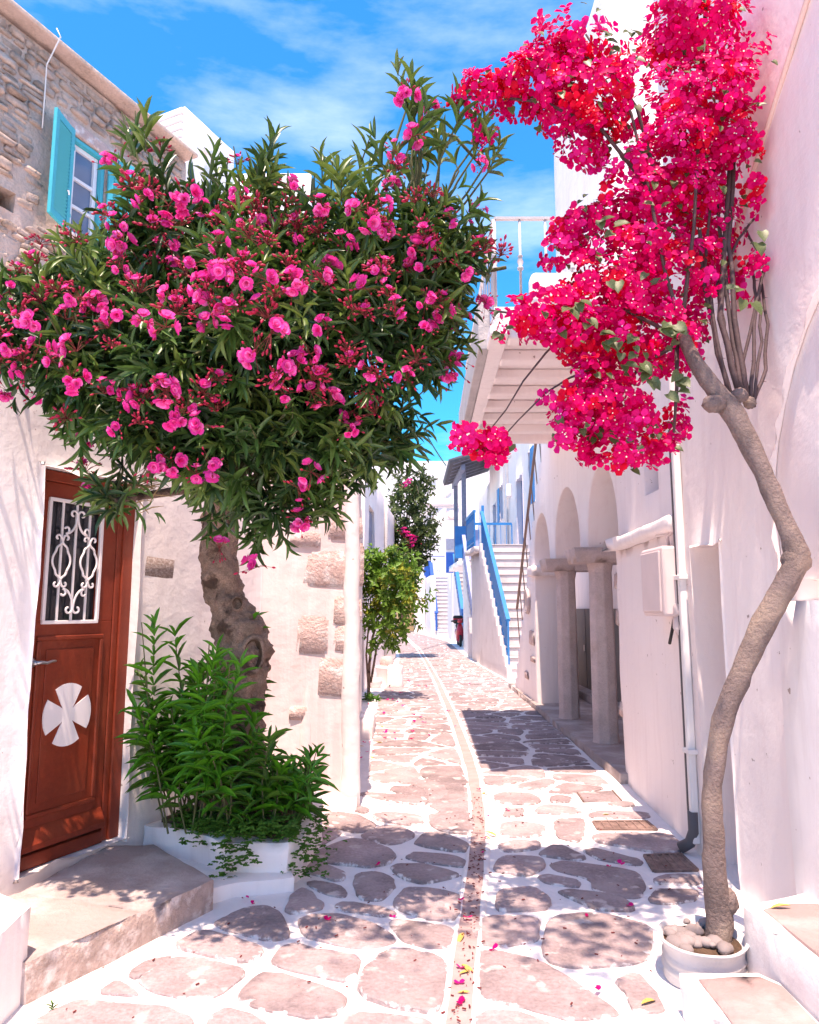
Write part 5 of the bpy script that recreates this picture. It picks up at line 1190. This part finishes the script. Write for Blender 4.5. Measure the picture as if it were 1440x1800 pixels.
# blossoms and buds
def petal(mbx, M4, ang, tilt, L, Wd, mi_list, mi):
    r = [(-.18, 0, 0), (.18, 0, 0), (-.5, .45, .10), (0, .5, .02), (.5, .45, .10), (-.42, .88, .22), (0, 1.0, .16), (.42, .88, .22)]
    rot = M4 @ Matrix.Rotation(ang, 4, 'Z') @ Matrix.Rotation(tilt, 4, 'X')
    b = len(mbx.v)
    for x, y, z in r: mbx.v.append(rot @ Vector((x * Wd, y * L, z * L + random.uniform(-.04, .04) * L)))
    for f in ((0, 1, 3, 2), (1, 4, 3), (2, 3, 6, 5), (3, 4, 7, 6)): mbx.f.append(tuple(b + q for q in f)); mi_list.append(mi)
def blossom(mbx, M4, r, ml, pale):
    for ring, (n, tl, s) in enumerate(((5, 0.20, 1.0), (5, 0.70, .82), (4, 1.15, .55))):
        for i in range(n): petal(mbx, M4, 6.283 * i / n + ring * .6 + random.uniform(-.2, .2), tl + random.uniform(-.15, .15), r * s, r * s * .95, ml, 1 if (pale and ring > 0) or random.random() < .18 else 0)
def add_buds(mbx, ml, n, R_, base=Vector((0, 0, 0)), up=0.5):
    for _ in range(n):
        d = Vector((random.gauss(0, 1), random.gauss(0, 1), random.gauss(up, .7))).normalized(); tip = base + d * R_ * random.uniform(.55, 1.1); f0 = len(mbx.f)
        midp = base.lerp(tip, .5) + Vector((0, 0, .2 * R_ * random.random()))
        mbx.tube([base, midp, tip], [.0018, .0014, .0012], 4, cap=False); ml += [3] * (len(mbx.f) - f0); f0 = len(mbx.f)
        L = random.uniform(.014, .026); e = (tip - midp).normalized()
        mbx.tube([tip - e * .002, tip + e * L * .35, tip + e * L * .75, tip + e * L], [.0028, .0062, .0046, .0006], 5, cap=False); ml += [2] * (len(mbx.f) - f0)
FMATS = [M['olflower'], M['olflower2'], M['bud'], M['redtwig']]
fl_var = []
for v in range(8):
    b = MB(); ml = []
    for i in range(random.randint(3, 6)):
        d = Vector((random.gauss(0, 1), random.gauss(0, 1), random.gauss(.5, .6))).normalized()
        m = d.to_track_quat('Z', 'Y').to_matrix().to_4x4(); m.translation = d * random.uniform(.03, .075); f0_ = len(b.f); b.tube([Vector((0, 0, 0)), m.translation * 1.02], .0022, 4, cap=False); ml += [3] * (len(b.f) - f0_); blossom(b, m, random.uniform(.030, .042), ml, v % 2)
    add_buds(b, ml, random.randint(5, 10), .10); fl_var.append(b.mesh('flower_cluster', FMATS, True, mi=ml))
bd_var = []
for v in range(6):
    b = MB(); ml = []; 
    add_buds(b, ml, random.randint(14, 22), .068, Vector((0, 0, 0)), .9)
    if v % 2: 
        m = Matrix.Translation((0, 0, .05)); blossom(b, m, .028, ml, 0)
    bd_var.append(b.mesh('bud_spray', FMATS, True, mi=ml))
FLP = [(210,275),(188,300),(330,345),(355,360),(300,362),(205,390),(425,345),(690,330),(680,362),(625,365),(718,162),(722,245),(760,190),(695,270),(848,262),(840,292),(535,410),(465,385),(600,440),(390,430),(300,430),(212,470),(130,515),(175,530),(155,555),(120,560),(205,550),(250,562),(70,602),(45,560),(15,540),(95,635),(45,652),(130,620),(370,510),(365,530),(400,545),(440,490),(470,490),(510,490),(532,498),(570,490),(590,472),(760,540),(778,552),(802,560),(748,530),(855,530),(872,560),(500,640),(522,652),(546,634),(500,690),(300,680),(340,710),(285,690),(210,745),(275,815),(302,815),(352,842),(370,825),(545,830),(520,855),(525,912),(455,1000),(390,965),(575,580),(650,390),(785,380),(830,368),(725,480),(790,655),(805,640),(590,715),(622,718),(160,850),(110,740),(75,700),(25,610),(20,690),(240,700),(60,570),(180,690),(150,770)]
rq = random.Random(21)
while len(FLP) < 112:
    a, b = rq.uniform(0, 860), rq.uniform(300, 760)
    if CR.front(a, b) is not None and min((a - u_) ** 2 + (b - v_) ** 2 for u_, v_ in FLP) > 34 ** 2: FLP.append((a, b))
def hit(px, py, default=3.55):
    h = CR.front(px, py)
    if h is None: h = SP.front(px, py)
    if h is None: return np.array(at(px, py, default)), np.array((0, -1, .4))
    return h
for i, (px, py) in enumerate(FLP):
    p, n = hit(px, py); p = Vector(p); p = p + (Vector((0, 0, EYE)) - p).normalized() * 0.19 + Vector((random.gauss(0, .01), 0, random.gauss(0, .01)))
    d = (Vector(n) + Vector((0, -.5, .5))).normalized(); m = d.to_track_quat('Z', 'Y').to_matrix().to_4x4() @ Matrix.Rotation(random.uniform(0, 6), 4, 'Z') @ Matrix.Scale(random.uniform(.58, .95), 4); m.translation = p
    inst('flower_cluster', fl_var[i % 8], m, OT)
nb_ = 0
BUDP = [(290,400),(320,490),(70,430),(35,480),(285,270),(470,430),(560,410),(270,470),(330,520),(420,290),(760,430),(850,440),(880,450),(700,300),(745,400),(770,470),(640,700),(560,660),(210,800),(150,830),(420,540),(120,410),(200,610)]
while nb_ < 95:
    if nb_ < len(BUDP): px, py = BUDP[nb_]
    else:
        px, py = nr_.uniform(-20, 860), nr_.uniform(290, 760)
        if py > 560 and nr_.rand() < .55: continue
    h = CR.front(px, py)
    if h is None and nb_ >= len(BUDP): continue
    p, n = hit(px, py); p = Vector(p); p = p + (Vector((0, 0, EYE)) - p).normalized() * 0.13; d = (Vector(n) * .6 + Vector((0, -.4, .8))).normalized()
    m = d.to_track_quat('Z', 'Y').to_matrix().to_4x4() @ Matrix.Rotation(random.uniform(0, 6), 4, 'Z') @ Matrix.Scale(random.uniform(.7, 1.1), 4); m.translation = p; inst('bud_spray', bd_var[nb_ % 6], m, OT); nb_ += 1

# ---------------- leafy shoots at the foot of the trunk
OS = thing('oleander_shoots', 'bright green leafy oleander shoots crowding the foot of the trunk', 'shrub', (-1.0, 4.5, 0.28))
sl_ = []; stems = MB()
for i in range(86):
    bx = nr_.uniform(-1.42, -0.78); by = nr_.uniform(4.22, 4.75); hgt = nr_.uniform(.25, .62)
    if i >= 66: bx = nr_.uniform(-.84, -.66); by = nr_.uniform(4.25, 4.9); hgt = nr_.uniform(.14, .40)
    if bx < -1.0: hgt *= nr_.uniform(1.25, 2.1)
    if -1.14 < bx < -0.86 and by < 4.6: hgt *= 0.72
    lean = np.array((nr_.uniform(-.35, .38) + (.15 if bx > -.85 else -.12 if bx < -1.2 else 0), nr_.uniform(-.45, .1), 1.0)); lean /= np.linalg.norm(lean)
    b = np.array((bx, by, .24)); tip = b + lean * hgt; mid = (b + tip) / 2 + rvec() * .03
    stems.tube([Vector(b), Vector(mid), Vector(tip)], [.006, .0045, .003], 5, cap=False)
    nn = max(3, int(hgt / .075))
    whorl_twig(b + lean * hgt * .28, lean, hgt * .74, nn, nr_.uniform(.14, .21), sl_, (0.6, 1.25), .22, nr_.choice([0, 0, 1]), width=.17)
stems.build('stems', M['twig'], OS, smooth=True, kind='stuff')
place_leaves(sl_, OS, [M['shoot'], M['creeper'], M['leaf']], 'sh')

# ---------------- creeping weeds over the rim
def trefoil(c, s, out, mi=0):
    up = np.array((nr_.uniform(-.5, .5), nr_.uniform(-.9, -.1), 1)); a0 = nr_.uniform(0, 6.28); x, y, z = rot_from(rvec(), up)
    for j in range(4):
        a = a0 + j * 1.57; d = np.array((math.cos(a), math.sin(a), nr_.uniform(0, .5))); out.append((mtx(c, d, up, s * .62, s, s), mi, nr_.randint(3)))
WD_ = thing('creeping_weed', 'small-leaved green weed creeping over the planter rim', 'weed', (-0.95, 4.15, 0.27)); wl = []
for _ in range(760):
    t = nr_.rand(); x = -1.36 + .74 * t; y = 4.29 - .20 * min(1, t * 1.6) + nr_.uniform(-.02, .22); trefoil(np.array((x, y, .245 + nr_.uniform(0, .08))), nr_.uniform(.014, .028), wl)
for (x0, y0, n, drop, sp) in ((-1.0, 4.10, 90, .23, .045), (-0.90, 4.08, 40, .16, .03), (-0.60, 4.18, 110, .25, .06), (-0.56, 4.35, 70, .24, .06), (-0.57, 4.6, 50, .2, .05), (-1.18, 4.2, 30, .1, .05)):
    for _ in range(n):
        t = nr_.rand() ** .8; trefoil(np.array((x0 + nr_.normal() * sp * (.5 + .6 * t) + .02 * t, y0 - .03 + nr_.normal() * .015 - .03 * t, .30 - drop * t)), nr_.uniform(.013, .024), wl)
for ti in range(3): scatter('leaf_carpet', LT[ti], [t[0] for t in wl if t[2] == ti], [0] * sum(1 for t in wl if t[2] == ti), [M['creeper']], WD_)

# ---------------- bougainvillea
BG = thing('bougainvillea', 'magenta bougainvillea vine on a bent bare trunk climbing the right wall', 'vine', (1.27, 3.17, 0.16))
bp = [(1262, 1660, 76, 3.16), (1266, 1630, 74, 3.16), (1262, 1590, 66, 3.16), (1256, 1540, 60, 3.15), (1256, 1480, 58, 3.14), (1250, 1400, 54, 3.13), (1258, 1320, 54, 3.12), (1276, 1250, 58, 3.10), (1304, 1180, 60, 3.08), (1336, 1110, 64, 3.05), (1370, 1050, 66, 3.02), (1394, 1005, 72, 3.0), (1402, 975, 68, 3.0), (1390, 940, 56, 3.0), (1368, 890, 54, 3.02), (1340, 830, 58, 3.05), (1312, 770, 60, 3.08), (1290, 725, 64, 3.10), (1262, 690, 56, 3.12), (1228, 645, 46, 3.15), (1205, 600, 40, 3.2), (1190, 560, 32, 3.25)]
P2 = []; R2 = []
for i in range(len(bp) - 1):
    a, b = at(*bp[i][:2], bp[i][3]), at(*bp[i+1][:2], bp[i+1][3])
    for t in range(4): P2.append(a.lerp(b, t / 4)); R2.append(0.60 * (bp[i][2] + (bp[i+1][2] - bp[i][2]) * t / 4) * bp[i][3] / F / 2)
for _ in range(2): P2 = [P2[0]] + [(P2[i-1] + P2[i] * 2 + P2[i+1]) / 4 for i in range(1, len(P2) - 1)] + [P2[-1]]
k = MB(); k.tube(P2, R2, 24, wob=0.22); btr = k.build('trunk', M['bark2'], BG, smooth=True)
def knob(px, py, d, rx, ry, name='burl'):
    c = at(px, py, d); b = bmesh.new(); bmesh.ops.create_icosphere(b, subdivisions=3, radius=1.0)
    for v in b.verts: v.co = Vector((v.co.x * rx, v.co.y * rx * .8, v.co.z * ry)) * (1 + .18 * noise.noise(v.co * 2.3 + Vector((px, 0, 0)))) + c
    finish(b, name, M['bark2'], btr)
knob(1256, 710, 3.09, .055, .04); knob(1300, 695, 3.16, .04, .035); knob(1276, 1585, 3.15, .05, .06); knob(1266, 1515, 3.11, .016, .012); knob(1318, 708, 3.2, .03, .03); knob(1400, 985, 3.0, .062, .060)
for (pth, r0) in (([(1285, 700), (1262, 620), (1238, 500), (1230, 380), (1226, 280)], .013), ([(1305, 690), (1290, 600), (1274, 480), (1262, 360), (1252, 280)], .012), ([(1300, 690), (1268, 560), (1275, 430), (1284, 290)], .016), ([(1312, 700), (1292, 560), (1282, 430), (1290, 280)], .014),
                  ([(1320, 705), (1326, 600), (1330, 520), (1322, 480)], .010), ([(1322, 712), (1345, 650), (1350, 570), (1338, 500)], .010), ([(1318, 710), (1305, 640), (1340, 480), (1362, 420), (1372, 355)], .009), ([(1326, 715), (1338, 600), (1336, 520), (1340, 460), (1310, 400)], .008), ([(1280, 690), (1262, 600), (1240, 470), (1250, 330)], .010), ([(1298, 695), (1276, 600), (1262, 500), (1300, 420), (1330, 380)], .009)):
    pp = [at(a, b, 3.2 + .06 * j) for j, (a, b) in enumerate(pth)]; Q = [pp[0]]
    for a, b in zip(pp, pp[1:]):
        for t in (.33, .67, 1): Q.append(a.lerp(b, t) + Vector((random.uniform(-.006, .006), 0, 0)))
    k = MB(); k.tube(Q, [r0 * (1 - .35 * i / len(Q)) for i in range(len(Q))], 7); cn_ = k.build('cane', M['cane'], BG, smooth=True)
    for i in range(2, len(Q) - 1, 3):
        th = MB(); s = random.choice((-1, 1)); th.tube([Q[i], Q[i] + Vector((s * .022, -.005, -.004))], [.0028, .0003], 4); th.build('thorn', M['cane'], cn_)
for pth in ([(1210, 610), (1170, 480), (1140, 330), (1110, 200), (1060, 110), (1000, 90), (930, 130)], [(1150, 300), (1120, 190), (1070, 120), (1030, 60)], [(1140, 330), (1060, 230), (960, 180), (870, 170), (800, 170)], [(1200, 600), (1150, 570), (1090, 540), (1010, 545), (930, 555), (860, 545)], [(1200, 600), (1130, 640), (1080, 700), (1060, 760)],
            [(1005, 575), (960, 620), (920, 670), (890, 720), (850, 770)], [(1060, 640), (1000, 665), (960, 690), (910, 740), (865, 790)], [(1190, 600), (1190, 680), (1185, 760)], [(1200, 560), (1220, 400), (1230, 200), (1240, 60)], [(1240, 60), (1240, -200), (1230, -480), (1180, -700), (1050, -720)]):
    pp = [at(a, b, 3.25 - .02 * j) for j, (a, b) in enumerate(pth)]; k = MB(); rr_ = .006 if pth[-1][1] > 765 and pth[-1][0] < 900 else .011; k.tube(pp, [rr_ * (1 - .7 * i / len(pp)) for i in range(len(pp))], 6); k.build('branch', M['cane'], BG, smooth=True)
BB = Blobs([(1240, 60, 3.3, 95, 75, .30), (1190, 45, 3.3, 60, 60, .25), (1265, 170, 3.3, 75, 85, .28), (1200, 200, 3.3, 95, 85, .32), (1290, 250, 3.3, 55, 60, .2), (1180, 270, 3.3, 80, 60, .28), (1250, 290, 3.35, 85, 50, .25),
            (1010, 90, 3.2, 85, 55, .26), (955, 120, 3.2, 60, 55, .2), (905, 150, 3.2, 60, 40, .18), (850, 165, 3.2, 55, 32, .16), (1050, 190, 3.25, 80, 60, .26), (990, 175, 3.2, 70, 55, .22), (1035, 240, 3.25, 55, 50, .2),
            (1090, 310, 3.3, 70, 35, .2, .5), (1110, 370, 3.35, 110, 45, .25), (1180, 350, 3.4, 90, 60, .25), (1010, 400, 3.3, 45, 35, .14, .7), (990, 440, 3.3, 40, 40, .15, .8), (1240, 420, 3.5, 70, 110, .18, .8), (1100, 450, 3.35, 90, 50, .25),
            (1060, 520, 3.25, 95, 65, .26), (1180, 480, 3.4, 90, 70, .25), (965, 545, 3.2, 60, 42, .2), (905, 560, 3.2, 45, 36, .15), (1010, 590, 3.25, 70, 50, .2), (1110, 590, 3.3, 100, 65, .28), (1180, 590, 3.4, 70, 70, .2), (1080, 650, 3.25, 75, 50, .22),
            (1050, 710, 3.2, 80, 50, .22), (1100, 740, 3.2, 60, 50, .2), (1000, 750, 3.2, 40, 36, .14), (1080, 790, 3.2, 60, 34, .18), (1170, 790, 3.3, 30, 28, .1), (1185, 740, 3.3, 22, 40, .08, .5), (822, 770, 3.1, 30, 30, .09), (870, 780, 3.1, 32, 26, .09), (860, 250, 3.3, 20, 22, .08, .4),
            (1350, 380, 3.3, 28, 30, .08, .4), (1335, 455, 3.3, 30, 28, .1, .3), (1365, 165, 3.3, 20, 24, .06, .5), (1330, 330, 3.3, 30, 30, .1, .5), (1300, 480, 3.4, 40, 60, .1, .4), (1115, 120, 3.3, 40, 60, .15, .25),
            (1120, -719, 1.95, 330, 130, .45, .13), (1250, -560, 2.3, 200, 110, .35, .12), (850, -640, 2.2, 220, 100, .38, .11), (620, -760, 1.9, 240, 90, .35, .07)])
def T_floret():
    v = []; f = []; m = []
    for i in range(3):
        a = 2.0944 * i; ca, sa = math.cos(a), math.sin(a); b = len(v)
        for (x, y, z) in ((0, .03, .06), (-.40, .42, .20), (0, .45, .10), (.40, .42, .20), (-.30, .82, .26), (0, 1.0, .10), (.30, .82, .26)):
            v.append((x * ca - y * sa, x * sa + y * ca, z))
        f += [(b, b + 2, b + 1), (b, b + 3, b + 2), (b + 1, b + 2, b + 5, b + 4), (b + 2, b + 3, b + 6, b + 5)]; m += [-1] * 4
    b = len(v)
    for i in range(5): a = 1.2566 * i; v.append((.10 * math.cos(a), .10 * math.sin(a), .30))
    v.append((0, 0, .10)); f += [(b + i, b + (i + 1) % 5, b + 5) for i in range(5)] + [(b, b + 1, b + 2, b + 3, b + 4)]; m += [3] * 6
    return (np.array(v, float), f), m
TF, TFM = T_floret()
fl = []; bl = []
BM = [M['bract'], M['bract2'], M['bract3'], M['stamen']]
NF = 6900; i = 0
while i < NF:
    p, n, bi = BB.sample(0.30, 1.0 if nr_.rand() > .09 else 1.2)
    if p[0] > 1.72: continue
    tone = noise.noise(Vector(p) * 5.5) * .9 + nr_.normal() * .28
    mi = 1 if tone > .42 else 2 if tone < -.34 else 0
    if noise.noise(Vector(p) * 7.5 + Vector((9, 3, 1))) < -.2 and p[1] > 2.6: continue
    for q in range(nr_.randint(1, 4)):
        d = n * .8 + np.array((0, -.45, .15)) + rvec() * .6; x, y, z = rot_from(rvec(), d); s = nr_.uniform(.026, .050); m = np.eye(4)
        d = d / np.linalg.norm(d); x = np.cross(d, rvec()); x /= np.linalg.norm(x); y = np.cross(d, x)
        m[:3, 0] = x * s; m[:3, 1] = y * s; m[:3, 2] = d * s; m[:3, 3] = p + rvec() * .022; fl.append((m, mi)); i += 1
fl.sort(key=lambda t: proj(t[0][:3, 3])[2] if 0 <= proj(t[0][:3, 3])[0] <= 1440 and 0 <= proj(t[0][:3, 3])[1] <= 1800 else 99)
cache = {}
for m4, mi in fl[:300]:
    single('flower', TF, m4, BM[mi], BG, cache, mi, fm=[0 if q < 0 else 1 for q in TFM], extra=(M['stamen'],))
scatter('flowers', TF, [t[0] for t in fl[300:]], [t[1] for t in fl[300:]], BM, BG, fm=TFM)
TH = T_heart()
def bough_leaf(p, s): bl.append((mtx(p, np.array((nr_.uniform(-.6, .6), -.3, nr_.uniform(-1, .1))), np.array((nr_.uniform(-.5, .5), -1, .6)), s * .8, s, s), 0))
for _ in range(420):
    p, n, bi = BB.sample(.7, 1.15)
    if p[0] < 1.72: bough_leaf(p, nr_.uniform(.03, .055))
for (px, py) in ((1005, 545), (1020, 530), (1075, 505), (1040, 560), (1060, 580), (1070, 595), (1080, 605), (1100, 600), (1110, 625), (1120, 640), (1135, 650), (1150, 670), (1160, 560), (1175, 575), (1190, 570), (1180, 690), (1200, 680), (1150, 490), (1090, 80), (1120, 60), (1060, 60), (1050, 390), (1070, 410), (1110, 100), (1200, 660), (1320, 530), (1330, 420), (1300, 500)):
    for _ in range(2): bough_leaf(np.array(at(px + nr_.normal() * 9, py + nr_.normal() * 9, 3.02)), nr_.uniform(.05, .075))
for k_, (m4, mi) in enumerate(bl): single('leaf', TH, m4, M['bleaf'], BG, cache, 'heart')

# pot with pebbles
pc = Vector((1.205, 3.14, 0))
pot = thing('plant_pot', 'dented white metal pot holding the bougainvillea trunk', 'pot', pc)
k = MB(); k.lathe([(0.0, 0.004), (0.150, 0.004), (0.160, 0.015), (0.156, 0.045), (0.160, 0.055), (0.171, 0.070), (0.160, 0.085), (0.159, 0.10), (0.170, 0.115), (0.161, 0.13), (0.165, 0.165), (0.175, 0.19), (0.182, 0.20), (0.180, 0.208), (0.168, 0.206), (0.158, 0.17), (0.0, 0.165)], pc, 40)
k.v = [Vector((p.x, p.y, p.z * .80)) for p in k.v]
for j, p in enumerate(k.v): k.v[j] = p + Vector((noise.noise(p * 5), noise.noise(p * 5 + Vector((3, 0, 0))), .6 * noise.noise(p * 6 + Vector((0, 7, 0))))) * .016
k.build('pot_body', M['potpaint'], pot, smooth=True)
k = MB(); k.lathe([(0, .132), (.152, .132), (.150, .142), (0, .150)], pc, 24); k.build('soil', M['soil'], pot, smooth=True)
pme = []
for s in range(4):
    b = bmesh.new(); bmesh.ops.create_icosphere(b, subdivisions=2, radius=1.0)
    for v in b.verts: v.co *= 1 + .22 * noise.noise(v.co * 1.3 + Vector((s * 4, 0, 0)))
    me = bpy.data.meshes.new('pebble'); b.to_mesh(me); b.free(); me.materials.append(M['pebble']); me.polygons.foreach_set('use_smooth', [True] * len(me.polygons)); pme.append(me)
GRP = 'pebbles in the pot'
for i in range(46):
    a = random.uniform(0, 6.28); r = random.uniform(.05, .142); s = random.choice((.012, .016, .02, .026, .032)) * random.uniform(.9, 1.1)
    p = pc + Vector((math.cos(a) * r, math.sin(a) * r, .153 + random.uniform(0, .012)))
    if (p - Vector((1.32, 3.16, p.z))).length < .085: continue
    o = inst('pebble', random.choice(pme), Matrix.Translation(p) @ Matrix.Rotation(random.uniform(0, 6), 4, 'Z') @ Matrix.Diagonal((s * 1.25, s, s * .75, 1)))
    tag(o, 'smooth pale pebble lying on the soil of the white pot', 'pebble', GRP)

# ---------------- citrus tree and climber farther up, small weeds
CT = thing('citrus_tree', 'young citrus tree with yellow-green leaves against the left wall', 'tree', (-0.72, 12.6, 0))
for (pth, r0) in (([(648, 1222), (649, 1170), (655, 1120), (668, 1080)], .03), ([(652, 1200), (662, 1140), (690, 1080), (700, 1050)], .022), ([(648, 1210), (644, 1150), (648, 1100), (652, 1050)], .02)):
    pp = [at(a, b, 12.5) for a, b in pth]; k = MB(); k.tube(pp, [r0, r0 * .85, r0 * .7, r0 * .4], 7); k.build('trunk', M['bark'], CT, smooth=True)
CB = Blobs([(680, 1020, 12.2, 42, 42, .45), (690, 1075, 12.2, 48, 38, .45), (660, 1000, 12.2, 28, 28, .3), (712, 1050, 12.0, 30, 22, .3), (668, 1105, 12.2, 34, 26, .3), (700, 1000, 12.2, 30, 26, .3)])
cl = []
for _ in range(330):
    p, n, bi = CB.sample(.3, 1.0); whorl_twig(p, n + np.array((0, -.2, .3)) + rvec() * .5, .22, 3, .13, cl, (.5, 1.2), .15, nr_.choice([0, 0, 0, 1]), width=.42)
place_leaves(cl, CT, [M['citrus'], M['citrus2'], M['leaf']], 'ct', nsingle=150)
CL = thing('climbing_shrub', 'tall dark green climber with pink blossoms past the white house', 'shrub', (0.05, 21.5, 0))
for pth in ([(705, 1120), (708, 1020), (712, 940), (720, 860)], [(707, 1100), (715, 1000), (730, 930), (748, 900)]):
    pp = [at(a, b, 22.0) for a, b in pth]; k = MB(); k.tube(pp, [.05, .04, .03, .015], 6); k.build('stem', M['bark'], CL, smooth=True)
KB = Blobs([(720, 905, 22.0, 36, 45, .8), (715, 960, 22.0, 32, 36, .7), (738, 930, 21.8, 26, 28, .5), (716, 860, 22, 24, 30, .5), (735, 960, 21.8, 18, 26, .4), (712, 990, 21.8, 25, 25, .5), (742, 850, 22, 10, 22, .2, .3)])
cl = []
for _ in range(520):
    p, n, bi = KB.sample(.3, 1.0); whorl_twig(p, n + np.array((0, -.2, .3)) + rvec() * .6, .30, 3, .17, cl, (.5, 1.2), .15, 0, width=.45)
place_leaves(cl, CL, [M['climber'], M['leaf2'], M['leaf']], 'cl', nsingle=100)
for (px, py) in ((718, 942), (725, 948), (733, 950), (716, 855), (722, 850), (728, 960), (712, 935)):
    p = at(px, py, 21.3); m = Matrix.Translation(p) @ Matrix.Rotation(R(80), 4, 'X') @ Matrix.Scale(2.0, 4); inst('flower_cluster', fl_var[0], m, CL)
def tuft(name, x, y, h, n, label, m):
    t = thing(name, label, 'weed', (x, y, 0)); L_ = []
    for _ in range(n): whorl_twig(np.array((x + nr_.normal() * .04, y + nr_.normal() * .04, 0.0)), np.array((nr_.normal() * .25, nr_.normal() * .25, 1)), h * nr_.uniform(.5, 1), 4, min(.09, h * 1.2), L_, (.5, 1.2), .1, 0, width=.3)
    for ti in range(3): scatter('leaves', LT[ti], [q[0] for q in L_ if q[2] == ti], [0] * sum(1 for q in L_ if q[2] == ti), [m], t)
p = gnd(938, 1225); tuft('weed', p.x, p.y, .50, 9, 'upright weed growing at the foot of the arcade pier', M['creeper'])
p = gnd(922, 1215); tuft('weed', p.x, p.y, .22, 7, 'short weed beside the arcade pier, farther from the columns', M['creeper'])
p = gnd(652, 1232); tuft('weed', p.x, p.y, .10, 12, 'low green weed under the citrus tree', M['creeper'])
p = gnd(95, 1790); tuft('weed', p.x, p.y, .025, 1, 'tiny weed sprouting from the paving at the lower left corner', M['creeper'])

# ---------------- white pots and stones by the left wall
w1 = thing('flower_pot', 'round white flowerpot beside the citrus tree', 'pot', (-0.50, 14.5, 0))
k = MB(); k.lathe([(0, 0), (.17, 0), (.21, .30), (.23, .32), (.22, .36), (.18, .35), (0, .32)], (-0.46, 14.6, 0), 20); k.build('pot_body', M['white'], w1, smooth=True)
k = MB(); k.lathe([(0, .33), (.12, .34), (.15, .45), (.10, .54), (0, .56)], (-0.46, 14.6, 0), 14); k.build('round_stone', M['wallstone'], w1, smooth=True)
body('masonry_block', [(-0.42, 14.0), (-0.14, 14.0), (-0.14, 14.5), (-0.42, 14.5)], -0.05, .40, M['white'], None, step=.1, amp=.02, bevel=.04, freq=3, label='square white masonry block standing on the street', cat='block')
k = MB(); k.lathe([(0, 0), (.10, 0), (.14, .10), (.13, .18), (.10, .18), (0, .15)], (-0.66, 14.0, 0), 16); k.build('flower_pot', M['boxpink'], None, smooth=True, label='small pinkish flowerpot beside the white masonry block', cat='pot')

# ---------------- dry bundle hanging under the crown
sb = thing('straw_bundle', 'bundle of dry straw tucked under the oleander above the door', 'straw', at(240, 880, 3.6))
c = at(240, 855, 3.60)
for i in range(46):
    a = Vector((random.gauss(0, .05), random.gauss(0, .03), random.gauss(0, .035))); d = Vector((random.gauss(.6, .4), random.gauss(0, .2), random.gauss(.25, .3))).normalized() * random.uniform(.05, .12)
    k = MB(); k.tube([c + a - d, c + a + Vector((0, 0, .012)), c + a + d], [.002, .004, .001], 4); k.build('straw', M['straw'], sb)

# ---------------- fallen blossoms and dry leaves on the paving
pv = MB(); pme2 = []
for v in range(4):
    b = MB(); ml = []; m = Matrix.Rotation(random.uniform(0, 6), 4, 'Z')
    for i in range(random.randint(2, 4)): petal(b, m, 2.1 * i + random.uniform(-.3, .3), random.uniform(.05, .35), .022, .022, ml, 0)
    pme2.append(b.mesh('fallen_petal', [M['bract3'] if v % 2 else M['bract']]))
PET = [(680,1170),(700,1195),(720,1198),(736,1205),(750,1207),(690,1215),(705,1218),(660,1222),(655,1226),(680,1230),(650,1237),(640,1248),(655,1250),(675,1254),(685,1259),(655,1270),(665,1280),(678,1288),(640,1305),(650,1305),(630,1325),(645,1322),(655,1320),(632,1333),(627,1385),(596,1413),(788,1250),(799,1276),(842,1388),(857,1434),(893,1424),(922,1437),(852,1472),(848,1499),(1070,1523),(1091,1518),(1232,1562),(810,1582),(822,1612),(687,1415),(1053,1740),(826,1202),(760,1180),(745,1160),(700,1150),(735,1145),(770,1142),(808,1139),(785,1141),(1105,1592),(866,1667),(808,1728),(806,1760),(810,1700),(443,1588),(436,1578),(1030,1610),(540,1490),(662,1520),(690,1612),(575,1617)]
rp = random.Random(2)
PET += [(rp.uniform(630, 760), rp.uniform(1150, 1300)) for _ in range(26)]
for i, (px, py) in enumerate(PET):
    p = gnd(px, py, .018); s = rp.uniform(.7, 1.3) * (1.0 if p.y < 6 else 1.5)
    o = inst('fallen_petal', pme2[i % 4], Matrix.Translation(p) @ Matrix.Rotation(rp.uniform(0, 6), 4, 'Z') @ Matrix.Rotation(rp.uniform(-.3, .3), 4, 'X') @ Matrix.Scale(s, 4))
    tag(o, 'small magenta bougainvillea petal fallen on the paving', 'petal', 'petals fallen on the street')
dme = bpy.data.meshes.new('dry_leaf'); dme.from_pydata((LT[1][0] * np.array((.28, 1, .6))).tolist(), [], LT[1][1]); dme.materials.append(M['dryleaf'])
for i, (px, py) in enumerate([(853, 1462), (852, 1470), (815, 1640), (1128, 1765), (1060, 1432), (848, 1396), (812, 1695), (808, 1712), (660, 1305), (640, 1312), (670, 1276), (805, 1745), (650, 1330), (1390, 1592)]):
    z = .018 if px < 1300 else .32; p = gnd(px, py, z); o = inst('dry_leaf', dme, Matrix.Translation(p) @ Matrix.Rotation(rp.uniform(0, 6), 4, 'Z') @ Matrix.Scale(rp.uniform(.06, .10), 4)); tag(o, 'curled yellow dry leaf lying on the stone', 'leaf', 'dry leaves on the ground')
crumbs = MB()
for _ in range(420):
    t = rp.random()
    if t < .45: y = rp.uniform(2.8, 6); x = gx(y) + rp.gauss(0, .03)
    else: x = rp.uniform(-1.3, 1.5); y = rp.uniform(2.8, 6.5)
    s = rp.uniform(.003, .008); m = Matrix.Translation((x, y, .019)) @ Matrix.Rotation(rp.uniform(0, 6), 4, 'Z')
    crumbs.box(None, (s * 2.2, s * .8, s * .5), M=m)
tag(crumbs.build('leaf_litter', M['redtwig']), 'specks of dry bud and leaf litter along the gutter', 'litter', kind='stuff')
